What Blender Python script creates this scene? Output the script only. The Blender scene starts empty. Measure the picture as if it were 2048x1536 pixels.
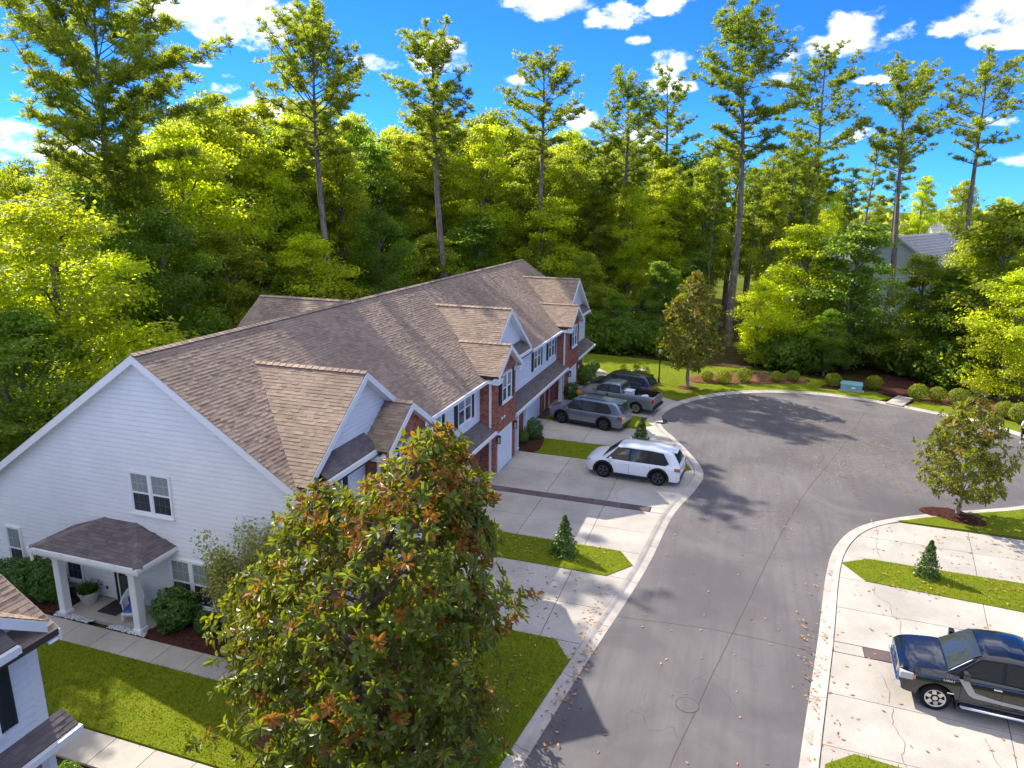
import bpy, bmesh, math, random
import numpy as np
from mathutils import Vector, Matrix
from mathutils.geometry import tessellate_polygon
from mathutils.noise import noise as pnoise

random.seed(7)
RNG = np.random.default_rng(7)
SC = bpy.context.scene
COL = SC.collection
D = bpy.data
R = math.radians
CAM_H = 14.0

# ------------------------------------------------------------------ camera
FOC, PITCH, YAW, ROLL = 1420.0, 0.25336, 0.31574, -0.011439      # focal length in pixels of a 2048 px wide frame


def cam_axes():
    cy, sy = math.cos(YAW), math.sin(YAW)
    fwd = Vector((-sy * math.cos(PITCH), cy * math.cos(PITCH), -math.sin(PITCH)))
    right = Vector((cy, sy, 0))
    down = fwd.cross(right)
    c, s = math.cos(ROLL), math.sin(ROLL)
    return c * right + s * down, -s * right + c * down, fwd


AX_R, AX_D, AX_F = cam_axes()
cam = D.objects.new('camera', D.cameras.new('camera'))
COL.objects.link(cam)
m3 = Matrix((AX_R, -AX_D, -AX_F)).transposed()
cam.matrix_world = Matrix.Translation((0, 0, CAM_H)) @ m3.to_4x4()
cam.data.sensor_width = 36
cam.data.lens = FOC / 2048 * 36
cam.data.clip_start = 0.1
cam.data.clip_end = 3000
SC.camera = cam


def ray(x, y):
    return AX_R * ((x - 1024) / FOC) + AX_D * ((y - 768) / FOC) + AX_F


def at(x, y, z=0.0):
    """where the line of sight through photo pixel (x, y) meets the level z"""
    d = ray(x, y)
    t = (z - CAM_H) / d.z
    return Vector((d.x * t, d.y * t, z))


def far(px, r, py=400):
    """ground point at range r in the direction of photo column px"""
    d = ray(px, py)
    k = r / math.hypot(d.x, d.y)
    return Vector((d.x * k, d.y * k, 0))


def top_z(px, py, r):
    d = ray(px, py)
    return CAM_H + d.z * r / math.hypot(d.x, d.y)


# ------------------------------------------------------------------ light and sky
SUN_EL, SUN_AZ = R(38), math.atan2(-0.90, 0.43)
SUN_DIR = Vector((math.sin(SUN_AZ) * math.cos(SUN_EL), math.cos(SUN_AZ) * math.cos(SUN_EL), math.sin(SUN_EL)))
sun = D.objects.new('sun', D.lights.new('sun', 'SUN'))
COL.objects.link(sun)
sun.data.energy = 2.75
sun.data.angle = R(0.5)
sun.data.color = (1.0, 0.93, 0.80)
sun.rotation_euler = SUN_DIR.to_track_quat('Z', 'Y').to_euler()
sun.location = (-40, 30, 60)

SC.view_settings.view_transform = 'Standard'
SC.view_settings.look = 'None'
SC.view_settings.exposure = 1.65
SC.view_settings.gamma = 1
SC.view_settings.use_curve_mapping = False

W = D.worlds.new('World')
SC.world = W
W.use_nodes = True
nt = W.node_tree
nt.nodes.clear()


class G:
    """short node-graph writer"""

    def __init__(self, tree):
        self.t = tree

    def n(self, typ, **kw):
        nd = self.t.nodes.new(typ)
        for k, v in kw.items():
            setattr(nd, k, v)
        return nd

    def put(self, sock, v):
        if isinstance(v, bpy.types.NodeSocket):
            self.t.links.new(v, sock)
        elif isinstance(v, (tuple, list)) and len(v) == 3 and sock.type == 'RGBA':
            sock.default_value = (*v, 1)
        else:
            sock.default_value = v

    def m(self, op, a, b=None, c=None, clamp=False):
        nd = self.n('ShaderNodeMath', operation=op, use_clamp=clamp)
        for i, v in enumerate((a, b, c)):
            if v is not None:
                self.put(nd.inputs[i], v)
        return nd.outputs[0]

    def v(self, op, a, b=None, scale=None):
        nd = self.n('ShaderNodeVectorMath', operation=op)
        self.put(nd.inputs[0], a)
        if b is not None:
            self.put(nd.inputs[1], b)
        if scale is not None:
            self.put(nd.inputs['Scale'], scale)
        return nd.outputs[0]

    def step(self, x, lo, hi, a=0.0, b=1.0):
        nd = self.n('ShaderNodeMapRange', interpolation_type='SMOOTHSTEP')
        for i, v in enumerate((x, lo, hi, a, b)):
            self.put(nd.inputs[i], v)
        return nd.outputs[0]

    def mix(self, f, a, b, blend='MIX'):
        nd = self.n('ShaderNodeMix', data_type='RGBA', blend_type=blend)
        self.put(nd.inputs[0], f)
        self.put(nd.inputs[6], a)
        self.put(nd.inputs[7], b)
        return nd.outputs[2]

    def noise(self, vec, scale, detail=4, rough=0.55, dist=0.0):
        nd = self.n('ShaderNodeTexNoise')
        self.put(nd.inputs['Vector'], vec)
        nd.inputs['Scale'].default_value = scale
        nd.inputs['Detail'].default_value = detail
        nd.inputs['Roughness'].default_value = rough
        nd.inputs['Distortion'].default_value = dist
        return nd.outputs['Fac']

    def ramp(self, f, stops):
        nd = self.n('ShaderNodeValToRGB')
        el = nd.color_ramp.elements
        while len(el) < len(stops):
            el.new(0.5)
        for e, (p, c) in zip(el, stops):
            e.position = p
            e.color = (*c, 1)
        self.put(nd.inputs[0], f)
        return nd.outputs[0]


g = G(nt)
sky = g.n('ShaderNodeTexSky', sky_type='NISHITA', sun_disc=False)
sky.sun_elevation = SUN_EL
sky.sun_rotation = SUN_AZ
sky.altitude = 3000
sky.air_density = 1.0
sky.dust_density = 0.0
sky.ozone_density = 6.0
hsv = g.n('ShaderNodeHueSaturation')
hsv.inputs['Saturation'].default_value = 1.0
hsv.inputs['Hue'].default_value = 0.5
hsv.inputs['Value'].default_value = 1.0
tinted = g.mix(1.0, sky.outputs[0], (.085, .275, .54), 'MULTIPLY')
g.put(hsv.inputs['Color'], tinted)
dirv = g.n('ShaderNodeTexCoord').outputs['Generated']
sep = g.n('ShaderNodeSeparateXYZ')
g.put(sep.inputs[0], dirv)
az = g.m('ARCTAN2', sep.outputs[0], sep.outputs[1])
el = g.m('ARCSINE', sep.outputs[2])
n_big = g.noise(g.v('MULTIPLY', dirv, (1, 1, 1.7)), 22, 8, 0.62)
n_lit = g.noise(g.v('ADD', g.v('MULTIPLY', dirv, (1, 1, 1.7)), (-0.012, 0.004, 0.022)), 22, 8, 0.62)


def az_el(x, y):
    d = ray(x, y).normalized()
    return math.atan2(d.x, d.y), math.asin(d.z)


clouds = []                                        # azimuth, elevation, half width, half height (radians), weight
for x, y, hw, hh, wt in (
        (330, 12, 110, 50, 1.0), (470, 35, 115, 62, 1.1), (625, 55, 30, 18, .55), (760, 128, 70, 20, .8), (880, 118, 78, 40, 1.0), (1105, 0, 105, 50, 1.0),
        (1220, 36, 70, 30, .95), (1335, 8, 55, 28, .9), (1278, 82, 26, 11, .8), (1337, 128, 46, 36, 1.0), (1340, 175, 60, 22, .8),
        (1640, 98, 78, 34, .85), (1720, 72, 74, 50, .95), (1788, 62, 40, 34, .8), (1600, 55, 45, 18, .55), (1945, 48, 72, 30, .85), (2040, 12, 95, 55, 1.0),
        (2025, 78, 62, 26, .9), (1032, 165, 32, 18, .8), (545, 222, 95, 34, 1.0), (440, 180, 55, 20, .75), (405, 130, 22, 10, .7), (455, 152, 20, 9, .6),
        (1765, 160, 45, 13, .7), (1175, 240, 70, 32, .8), (1560, 168, 60, 20, .6), (2035, 320, 50, 18, .6), (120, 300, 190, 50, .7), (1990, 240, 60, 18, .5),
        (1290, 280, 90, 28, .6), (1700, 270, 70, 22, .5)):
    a, e = az_el(x, y)
    clouds.append((a, e, hw / FOC, hh / FOC, wt))
dens = None
lift = None
for a, e, w, h, wt in clouds:
    da = g.m('MULTIPLY', g.m('SUBTRACT', az, a), 1 / w)
    de = g.m('SUBTRACT', el, e)
    up = g.m('MULTIPLY', de, 1 / h)
    dn = g.m('MULTIPLY', de, -1.5 / h)
    q = g.m('ADD', g.m('MULTIPLY', da, da), g.m('POWER', g.m('MAXIMUM', up, dn), 2.0))
    q = g.m('SUBTRACT', wt, q)
    dens = q if dens is None else g.m('MAXIMUM', dens, q)
# cumulus overhead and all round, unseen, added denser to whiten the fill light
plane = g.v('ADD', (1.2, 9.4, 0), g.v('SCALE', dirv, scale=g.m('DIVIDE', 1.0, g.m('ADD', g.m('MAXIMUM', sep.outputs[2], 0.0), 0.22))))  # offset picked to keep the black pickup's hood reflection clear blue
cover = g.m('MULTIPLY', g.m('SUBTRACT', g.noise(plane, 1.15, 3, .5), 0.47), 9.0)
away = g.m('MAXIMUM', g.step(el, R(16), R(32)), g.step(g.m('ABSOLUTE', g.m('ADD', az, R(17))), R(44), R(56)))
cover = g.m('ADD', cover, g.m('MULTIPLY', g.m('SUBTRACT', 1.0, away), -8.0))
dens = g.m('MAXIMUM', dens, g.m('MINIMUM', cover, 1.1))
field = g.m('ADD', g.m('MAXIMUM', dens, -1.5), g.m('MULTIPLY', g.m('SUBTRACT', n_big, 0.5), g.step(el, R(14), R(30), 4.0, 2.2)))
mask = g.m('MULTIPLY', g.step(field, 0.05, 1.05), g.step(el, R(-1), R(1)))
slope = g.m('SUBTRACT', n_big, n_lit)
lum = g.step(g.m('ADD', g.m('MULTIPLY', slope, 4.5), g.m('MULTIPLY', g.m('SUBTRACT', 1.4, field), 0.16)), -0.35, 0.4)
ccol = g.mix(lum, (2.3, 2.5, 2.9), (4.5, 4.45, 4.4))
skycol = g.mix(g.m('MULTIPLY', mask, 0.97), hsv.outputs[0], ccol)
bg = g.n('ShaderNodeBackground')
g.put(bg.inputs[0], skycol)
bg.inputs[1].default_value = 0.15
out = g.n('ShaderNodeOutputWorld')
nt.links.new(bg.outputs[0], out.inputs[0])
W.cycles.sampling_method = 'MANUAL'
W.cycles.sample_map_resolution = 512
SC.cycles.max_bounces = 8
SC.cycles.diffuse_bounces = 5
SC.cycles.glossy_bounces = 3
SC.cycles.transmission_bounces = 5
SC.cycles.transparent_max_bounces = 8
SC.cycles.caustics_reflective = False
SC.cycles.caustics_refractive = False
SC.cycles.use_denoising = True

# ------------------------------------------------------------------ materials
MATS = {}


def mat(name, base, rough=0.6, metal=0.0, spec=0.4, var=0.0, vscale=3.0, bump=0.0, bscale=40.0, tone=False, coat=0.0, tint=None, emit=None, detail=5,
        stretch=None, fine=0.0, fscale=90.0, random_obj=0.0):
    m = D.materials.new(name)
    m.use_nodes = True
    q = G(m.node_tree)
    b = m.node_tree.nodes['Principled BSDF']
    pos = q.n('ShaderNodeNewGeometry').outputs['Position']
    if stretch:
        pos = q.v('MULTIPLY', pos, stretch)
    c = None
    if var > 0:
        f = q.step(q.noise(pos, vscale, detail, 0.6), 0.3, 0.7)
        dark = tuple(x * (1 - var) for x in base)
        c = q.mix(f, dark, tint if tint else tuple(min(1, x * (1 + var)) for x in base))
    if fine > 0:
        f = q.step(q.noise(pos, fscale, 3, 0.7), 0.3, 0.7, 1 - fine, 1 + fine)
        c = q.mix(1.0, c if c else base, f, 'MULTIPLY')
    if tone:
        a = q.n('ShaderNodeAttribute', attribute_name='tone')
        c = q.mix(1.0, c if c else base, a.outputs['Fac'], 'MULTIPLY')
    if random_obj > 0:
        f = q.step(q.n('ShaderNodeObjectInfo').outputs['Random'], 0, 1, 1 - random_obj, 1 + random_obj)
        c = q.mix(1.0, c if c else base, f, 'MULTIPLY')
    q.put(b.inputs['Base Color'], c if c else base)
    b.inputs['Roughness'].default_value = rough
    b.inputs['Metallic'].default_value = metal
    b.inputs['Specular IOR Level'].default_value = spec
    if coat:
        b.inputs['Coat Weight'].default_value = coat
        b.inputs['Coat Roughness'].default_value = 0.03
    if bump > 0:
        bn = q.n('ShaderNodeBump')
        bn.inputs['Strength'].default_value = bump
        bn.inputs['Distance'].default_value = 0.03
        q.put(bn.inputs['Height'], q.noise(pos, bscale, 4, 0.65))
        q.put(b.inputs['Normal'], bn.outputs[0])
    if emit:
        b.inputs['Emission Color'].default_value = (*emit, 1)
        b.inputs['Emission Strength'].default_value = 1
    MATS[name] = m
    return m


def leaf_mat(name, base, glow, mixf=0.45, rough=0.5, spec=0.3, back=None, objcol=True, coat=0.0):
    """two-sided leaf: reflects on the face and lets sun through; colour from the object and from each leaf's own tone"""
    m = D.materials.new(name)
    m.use_nodes = True
    q = G(m.node_tree)
    b = m.node_tree.nodes['Principled BSDF']
    o = m.node_tree.nodes['Material Output']
    tone = q.n('ShaderNodeAttribute', attribute_name='tone').outputs['Fac']
    c, gl = base, glow
    if objcol:
        oc = q.n('ShaderNodeObjectInfo').outputs['Color']
        c = q.mix(1.0, base, oc, 'MULTIPLY')
        gl = q.mix(1.0, glow, oc, 'MULTIPLY')
    c = q.mix(1.0, c, tone, 'MULTIPLY')
    gl = q.mix(1.0, gl, tone, 'MULTIPLY')
    if back:
        bf = q.n('ShaderNodeNewGeometry').outputs['Backfacing']
        c = q.mix(bf, c, q.mix(1.0, back, tone, 'MULTIPLY'))
    q.put(b.inputs['Base Color'], c)
    b.inputs['Roughness'].default_value = rough
    b.inputs['Specular IOR Level'].default_value = spec
    if coat:
        b.inputs['Coat Weight'].default_value = coat
        b.inputs['Coat Roughness'].default_value = 0.2
    tr = q.n('ShaderNodeBsdfTranslucent')
    q.put(tr.inputs[0], gl)
    mx = q.n('ShaderNodeMixShader')
    mx.inputs[0].default_value = mixf
    m.node_tree.links.new(b.outputs[0], mx.inputs[1])
    m.node_tree.links.new(tr.outputs[0], mx.inputs[2])
    m.node_tree.links.new(mx.outputs[0], o.inputs[0])
    MATS[name] = m
    return m


mat('siding', (.76, .77, .78), .55, var=.035, vscale=.7, spec=.3)
mat('siding_cream', (.74, .70, .60), .55, var=.03, vscale=.7, spec=.3)
mat('trim', (.80, .81, .82), .45, var=.02, vscale=2)
mat('shingle', (.315, .232, .172), .95, spec=.15, tone=True, var=.14, vscale=.35, fine=.30, fscale=70, bump=.5, bscale=80)
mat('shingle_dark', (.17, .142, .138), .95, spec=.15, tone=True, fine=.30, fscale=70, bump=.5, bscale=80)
mat('roof_deck', (.075, .058, .05), .95, spec=.1)
mat('brick', (.37, .135, .085), .85, spec=.2, tone=True, fine=.15, fscale=60)
mat('mortar', (.42, .35, .30), .95, spec=.1)
mat('muntin', (.40, .43, .45), .5)
mat('muntin_dark', (.10, .115, .13), .5)
mat('glass_dark', (.045, .055, .065), .06, spec=.6, var=.3, vscale=1.2)
mat('glass_blind', (.25, .285, .29), .12, spec=.6, var=.15, vscale=9, stretch=(1, 1, 4))
mat('shutter', (.022, .027, .035), .55)
mat('door_white', (.74, .77, .80), .4)
mat('door_dark', (.018, .012, .010), .35)
mat('door_red', (.22, .02, .015), .4)
mat('iron', (.012, .012, .012), .5)
mat('lantern_glass', (.5, .42, .28), .2)
mat('concrete', (.43, .39, .34), .85, spec=.25, var=.13, vscale=.55, fine=.06, fscale=22, bump=.15, bscale=60, random_obj=.05, tint=(.49, .445, .39))
mat('concrete_kerb', (.44, .395, .345), .85, spec=.25, var=.16, vscale=1.1, fine=.07, fscale=30, random_obj=.06)
mat('paver', (.145, .105, .105), .9, spec=.2, var=.15, vscale=1.4, fine=.1, fscale=50, random_obj=.12)
mat('joint', (.09, .075, .065), .95, spec=.1)
mat('mulch', (.075, .030, .022), 1.0, spec=.1, var=.5, vscale=14, bump=1.0, bscale=30, fine=.4, fscale=50)
mat('straw_bed', (.17, .075, .042), 1.0, spec=.1, var=.45, vscale=7, bump=1.0, bscale=30, fine=.4, fscale=40)
mat('pebble', (.62, .64, .68), .6, tone=True)
mat('bark', (.20, .168, .145), .95, spec=.15, var=.45, vscale=5, bump=1.0, bscale=14, stretch=(1, 1, .35))
mat('bark_pale', (.30, .27, .24), .9, spec=.15, var=.3, vscale=5, bump=.6, bscale=16, stretch=(1, 1, .4))
mat('tyre', (.012, .012, .013), .85, spec=.2)
mat('alloy', (.55, .56, .58), .28, metal=.9)
mat('alloy_dark', (.10, .10, .105), .35, metal=.6)
mat('chrome', (.75, .76, .78), .08, metal=1.0)
mat('car_glass', (.035, .042, .045), .03, spec=.9)
mat('paint_white', (.80, .82, .84), .25, coat=1.0)
mat('paint_grey', (.21, .245, .30), .3, metal=.55, coat=1.0)
mat('paint_grey_pale', (.27, .29, .32), .3, metal=.55, coat=1.0)
mat('paint_black', (.004, .006, .012), .22, coat=1.0)
mat('paint_navy', (.02, .028, .045), .25, metal=.4, coat=1.0)
mat('silver_stripe', (.36, .38, .41), .35, metal=.6)
mat('black_plastic', (.018, .018, .019), .6)
mat('lamp_clear', (.42, .42, .40), .08, spec=.8)
mat('lamp_amber', (.7, .25, .03), .15)
mat('lamp_red', (.42, .012, .012), .12, spec=.7, coat=1)
mat('wicker', (.76, .76, .74), .6, bump=.6, bscale=70)
mat('cushion', (.05, .13, .42), .85, var=.5, vscale=18)
mat('pot', (.50, .48, .45), .75, var=.08, vscale=6)
mat('soil', (.05, .034, .024), 1.0)
mat('mat_grey', (.045, .045, .048), .95, fine=.2, fscale=120)
mat('teal_box', (.20, .42, .42), .5, var=.06, vscale=5)
mat('hydrant_red', (.45, .05, .04), .45)
mat('opal', (.8, .8, .76), .25)
mat('skin', (.42, .24, .16), .6)
mat('cloth_white', (.75, .75, .76), .85)
mat('cloth_black', (.015, .015, .017), .9)
mat('hair', (.03, .02, .014), .7)
mat('shoe', (.6, .58, .55), .7)
mat('far_roof', (.33, .33, .35), .9, var=.1, vscale=1.2)
mat('far_siding', (.42, .50, .58), .7, var=.03, vscale=1)
mat('far_siding_pale', (.62, .63, .62), .7, var=.03, vscale=1)
mat('fallen', (.36, .17, .06), .8, tone=True)
mat('straw', (.30, .21, .125), .9, tone=True)

leaf_mat('leaf', (.120, .142, .022), (.61, .685, .04), .58)
leaf_mat('needle', (.105, .140, .024), (.46, .56, .04), .50, rough=.55)
leaf_mat('boxwood', (.085, .115, .012), (.36, .40, .02), .40, rough=.45)
leaf_mat('holly', (.038, .090, .012), (.16, .30, .015), .30, rough=.32, spec=.5)
leaf_mat('magnolia', (.085, .120, .014), (.44, .50, .014), .36, rough=.36, spec=.45, back=(.16, .125, .032), objcol=False)
leaf_mat('magnolia_rust', (.26, .115, .018), (.52, .24, .02), .35, rough=.4, spec=.4, back=(.24, .10, .022), objcol=False)
leaf_mat('magnolia_light', (.105, .130, .016), (.46, .48, .02), .40, rough=.4, spec=.4, back=(.20, .19, .045), objcol=False)
leaf_mat('magnolia_gold', (.26, .19, .030), (.50, .38, .04), .35, rough=.4, spec=.4, back=(.24, .16, .04), objcol=False)
leaf_mat('pale_leaf', (.30, .31, .09), (.50, .50, .09), .45)
leaf_mat('blade', (.145, .195, .010), (.42, .50, .010), .42, rough=.6, spec=.2)


# grounds: lawn soil, forest floor, asphalt
def ground_mats():
    m = D.materials.new('lawn')
    m.use_nodes = True
    q = G(m.node_tree)
    b = m.node_tree.nodes['Principled BSDF']
    pos = q.n('ShaderNodeNewGeometry').outputs['Position']
    f = q.step(q.noise(pos, .9, 6, .65), .3, .7)
    c = q.mix(f, (.155, .205, .010), (.205, .240, .012))
    f2 = q.step(q.noise(q.v('MULTIPLY', pos, (1, 2.5, 1)), 16, 4, .7), .35, .7)
    c = q.mix(q.m('MULTIPLY', f2, .40), c, (.075, .115, .008))
    dry = q.step(q.noise(pos, .35, 3, .6), .58, .75)
    c = q.mix(q.m('MULTIPLY', dry, .35), c, (.19, .15, .03))
    q.put(b.inputs['Base Color'], c)
    b.inputs['Roughness'].default_value = .95
    b.inputs['Specular IOR Level'].default_value = .1
    bn = q.n('ShaderNodeBump')
    bn.inputs['Strength'].default_value = .9
    bn.inputs['Distance'].default_value = .05
    q.put(bn.inputs['Height'], q.noise(pos, 24, 5, .7))
    q.put(b.inputs['Normal'], bn.outputs[0])
    MATS['lawn'] = m

    m = D.materials.new('ground')
    m.use_nodes = True
    q = G(m.node_tree)
    b = m.node_tree.nodes['Principled BSDF']
    pos = q.n('ShaderNodeNewGeometry').outputs['Position']
    sp = q.n('ShaderNodeSeparateXYZ')
    q.put(sp.inputs[0], pos)
    leafy = q.mix(q.step(q.noise(pos, 1.6, 6, .7), .3, .7), (.045, .040, .016), (.11, .075, .035))
    grass = q.mix(q.step(q.noise(pos, .5, 5, .6), .3, .7), (.085, .115, .012), (.15, .16, .018))
    fa = q.step(q.m('ADD', sp.outputs[1], q.m('MULTIPLY', q.noise(pos, .05, 3), 24)), 100, 112)
    q.put(b.inputs['Base Color'], q.mix(fa, leafy, grass))
    b.inputs['Roughness'].default_value = 1
    b.inputs['Specular IOR Level'].default_value = .05
    MATS['ground'] = m

    m = D.materials.new('asphalt')
    m.use_nodes = True
    q = G(m.node_tree)
    b = m.node_tree.nodes['Principled BSDF']
    pos = q.n('ShaderNodeNewGeometry').outputs['Position']
    big = q.step(q.noise(pos, .22, 5, .6, .6), .3, .7)
    c = q.mix(big, (.108, .099, .104), (.168, .155, .153))
    strk = q.step(q.noise(q.v('MULTIPLY', pos, (2.2, .16, 1)), 1.3, 5, .65, .4), .35, .75)
    c = q.mix(q.m('MULTIPLY', strk, .55), c, (.10, .093, .098))
    pale = q.step(q.noise(q.v('ADD', pos, (31, 7, 0)), .16, 4, .6, 1.2), .55, .75)
    c = q.mix(q.m('MULTIPLY', pale, .6), c, (.185, .168, .160))
    vor = q.n('ShaderNodeTexVoronoi', feature='DISTANCE_TO_EDGE')
    q.put(vor.inputs['Vector'], q.v('ADD', pos, q.v('MULTIPLY', q.n('ShaderNodeTexNoise').outputs['Color'], (0, 0, 0))))
    wn = q.n('ShaderNodeTexNoise')
    q.put(wn.inputs['Vector'], pos)
    wn.inputs['Scale'].default_value = .8
    q.put(vor.inputs['Vector'], q.v('ADD', pos, q.v('SCALE', wn.outputs['Color'], scale=2.2)))
    vor.inputs['Scale'].default_value = .24
    crack = q.step(vor.outputs['Distance'], .0, .006, 1, 0)
    gate = q.step(q.noise(pos, .4, 2), .48, .62)
    c = q.mix(q.m('MULTIPLY', q.m('MULTIPLY', crack, gate), .4), c, (.045, .042, .043))
    sp2 = q.step(q.noise(pos, 85, 3, .7), .3, .7, .78, 1.22)
    c = q.mix(1.0, c, sp2, 'MULTIPLY')
    q.put(b.inputs['Base Color'], c)
    b.inputs['Roughness'].default_value = .9
    b.inputs['Specular IOR Level'].default_value = .3
    bn = q.n('ShaderNodeBump')
    bn.inputs['Strength'].default_value = .25
    bn.inputs['Distance'].default_value = .01
    q.put(bn.inputs['Height'], q.noise(pos, 60, 3, .7))
    q.put(b.inputs['Normal'], bn.outputs[0])
    MATS['asphalt'] = m


ground_mats()


# ------------------------------------------------------------------ mesh helpers
def tag(o, label=None, cat=None, group=None, kind=None):
    if label:
        o['label'] = label
    if cat:
        o['category'] = cat
    if group:
        o['group'] = group
    if kind:
        o['kind'] = kind
    return o


def link(o, parent=None):
    COL.objects.link(o)
    if parent is not None:
        o.parent = parent
    return o


def empty(name, loc=(0, 0, 0), rz=0.0):
    o = D.objects.new(name, None)
    o.location = loc
    o.rotation_euler = (0, 0, rz)
    o.empty_display_size = 0.3
    return link(o)


def np_mesh(name, verts, faces, mats, tone=None, midx=None, smooth=False):
    """faces: (n, k) index array with k corners each"""
    me = D.meshes.new(name)
    verts = np.asarray(verts, np.float32)
    faces = np.asarray(faces, np.int32)
    n, k = faces.shape
    me.vertices.add(len(verts))
    me.vertices.foreach_set('co', verts.ravel())
    me.loops.add(n * k)
    me.loops.foreach_set('vertex_index', faces.ravel())
    me.polygons.add(n)
    me.polygons.foreach_set('loop_start', np.arange(0, n * k, k, dtype=np.int32))
    me.polygons.foreach_set('loop_total', np.full(n, k, np.int32))
    if midx is not None:
        me.polygons.foreach_set('material_index', np.asarray(midx, np.int32))
    me.polygons.foreach_set('use_smooth', np.full(n, smooth, bool))
    for m in mats:
        me.materials.append(MATS[m])
    if tone is not None:
        a = me.attributes.new('tone', 'FLOAT', 'FACE')
        a.data.foreach_set('value', np.asarray(tone, np.float32))
    me.update(calc_edges=True)
    me.validate()
    return me


class MB:
    """collects shapes into one mesh"""

    def __init__(self, T=None, flip=False):
        self.v, self.f, self.m, self.t = [], [], [], []
        self.T, self.flip = T, flip
        self.cm, self.ct = 0, 1.0

    def add(self, verts, faces):
        o = len(self.v)
        if self.T:
            verts = [self.T(p) for p in verts]
        self.v += [tuple(p) for p in verts]
        for f in faces:
            f = [i + o for i in f]
            self.f.append(f[::-1] if self.flip else f)
            self.m.append(self.cm)
            self.t.append(self.ct)
        return self

    def box(self, x0, x1, y0, y1, z0, z1):
        x0, x1 = min(x0, x1), max(x0, x1)
        y0, y1 = min(y0, y1), max(y0, y1)
        z0, z1 = min(z0, z1), max(z0, z1)
        return self.add([(x0, y0, z0), (x1, y0, z0), (x1, y1, z0), (x0, y1, z0), (x0, y0, z1), (x1, y0, z1), (x1, y1, z1), (x0, y1, z1)],
                        [(3, 2, 1, 0), (4, 5, 6, 7), (0, 1, 5, 4), (1, 2, 6, 5), (2, 3, 7, 6), (3, 0, 4, 7)])

    def prism(self, pts, d):
        """polygon swept along vector d (polygon normal should look along d)"""
        n = len(pts)
        pts = [Vector(p) for p in pts]
        d = Vector(d)
        return self.add(pts + [p + d for p in pts], [tuple(range(n))[::-1], tuple(range(n, 2 * n))] + [(i, (i + 1) % n, n + (i + 1) % n, n + i) for i in range(n)])

    def quad(self, a, b, c, d):
        return self.add([a, b, c, d], [(0, 1, 2, 3)])

    def tube(self, pts, rad, n=8, cap=True):
        pts = [Vector(p) for p in pts]
        if not isinstance(rad, (list, tuple)):
            rad = [rad] * len(pts)
        vs, fs = [], []
        ref = Vector((0.13, 0.97, 0.2))
        for i, p in enumerate(pts):
            d = (pts[min(i + 1, len(pts) - 1)] - pts[max(i - 1, 0)]).normalized()
            a = d.cross(ref)
            if a.length < 1e-3:
                a = d.cross(Vector((1, 0, 0)))
            a.normalize()
            b = d.cross(a)
            for k in range(n):
                t = 2 * math.pi * k / n
                vs.append(p + (a * math.cos(t) + b * math.sin(t)) * rad[i])
        for i in range(len(pts) - 1):
            for k in range(n):
                fs.append((i * n + k, i * n + (k + 1) % n, (i + 1) * n + (k + 1) % n, (i + 1) * n + k))
        if cap:
            fs.append(tuple(range(n))[::-1])
            fs.append(tuple(range((len(pts) - 1) * n, len(pts) * n)))
        return self.add(vs, fs)

    def lathe(self, c, prof, n=20, axis='z'):
        """prof: (radius, height) pairs from bottom to top"""
        vs, fs = [], []
        for r, h in prof:
            for k in range(n):
                t = 2 * math.pi * k / n
                p = (r * math.cos(t), r * math.sin(t), h)
                if axis == 'y':
                    p = (p[0], p[2], -p[1])
                elif axis == 'x':
                    p = (p[2], p[0], p[1])
                vs.append((c[0] + p[0], c[1] + p[1], c[2] + p[2]))
        m = len(prof)
        for i in range(m - 1):
            for k in range(n):
                fs.append((i * n + k, i * n + (k + 1) % n, (i + 1) * n + (k + 1) % n, (i + 1) * n + k))
        fs.append(tuple(range(n))[::-1])
        fs.append(tuple(range((m - 1) * n, m * n)))
        return self.add(vs, fs)

    def mesh(self, name, mats, smooth=False, angle=None):
        me = D.meshes.new(name)
        me.from_pydata(self.v, [], self.f)
        mats = [mats] if isinstance(mats, str) else mats
        for m in mats:
            me.materials.append(MATS[m])
        me.polygons.foreach_set('material_index', self.m)
        a = me.attributes.new('tone', 'FLOAT', 'FACE')
        a.data.foreach_set('value', self.t)
        if smooth:
            me.polygons.foreach_set('use_smooth', [True] * len(self.f))
            if angle:
                me.set_sharp_from_angle(angle=R(angle))
        me.update()
        return me

    def build(self, name, mats, parent=None, smooth=False, angle=None, kind=None):
        o = link(D.objects.new(name, self.mesh(name, mats, smooth, angle)), parent)
        if kind:
            o['kind'] = kind
        return o


def soften(o, w=0.01, seg=2):
    b = o.modifiers.new('edge', 'BEVEL')
    b.width, b.segments, b.limit_method = w, seg, 'ANGLE'
    return o


def poly_sheet(name, pts, z, mats, parent=None, kind=None, thick=0.0):
    """flat polygon (any outline) with an optional skirt"""
    n = len(pts)
    top = [Vector((p[0], p[1], z)) for p in pts]
    area = sum(top[i].x * top[(i + 1) % n].y - top[(i + 1) % n].x * top[i].y for i in range(n))
    if area < 0:
        top.reverse()
    tris = tessellate_polygon([top])
    mb = MB()
    fs = []
    for t in tris:
        a, b, c = (top[i] for i in t)
        fs.append(tuple(t) if (b - a).cross(c - a).z > 0 else tuple(t)[::-1])
    if thick:
        fs += [((i + 1) % n, i, n + i, n + (i + 1) % n) for i in range(n)]
        top = top + [Vector((p.x, p.y, z - thick)) for p in top]
    mb.add(top, fs)
    return mb.build(name, mats, parent, kind=kind)


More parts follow.
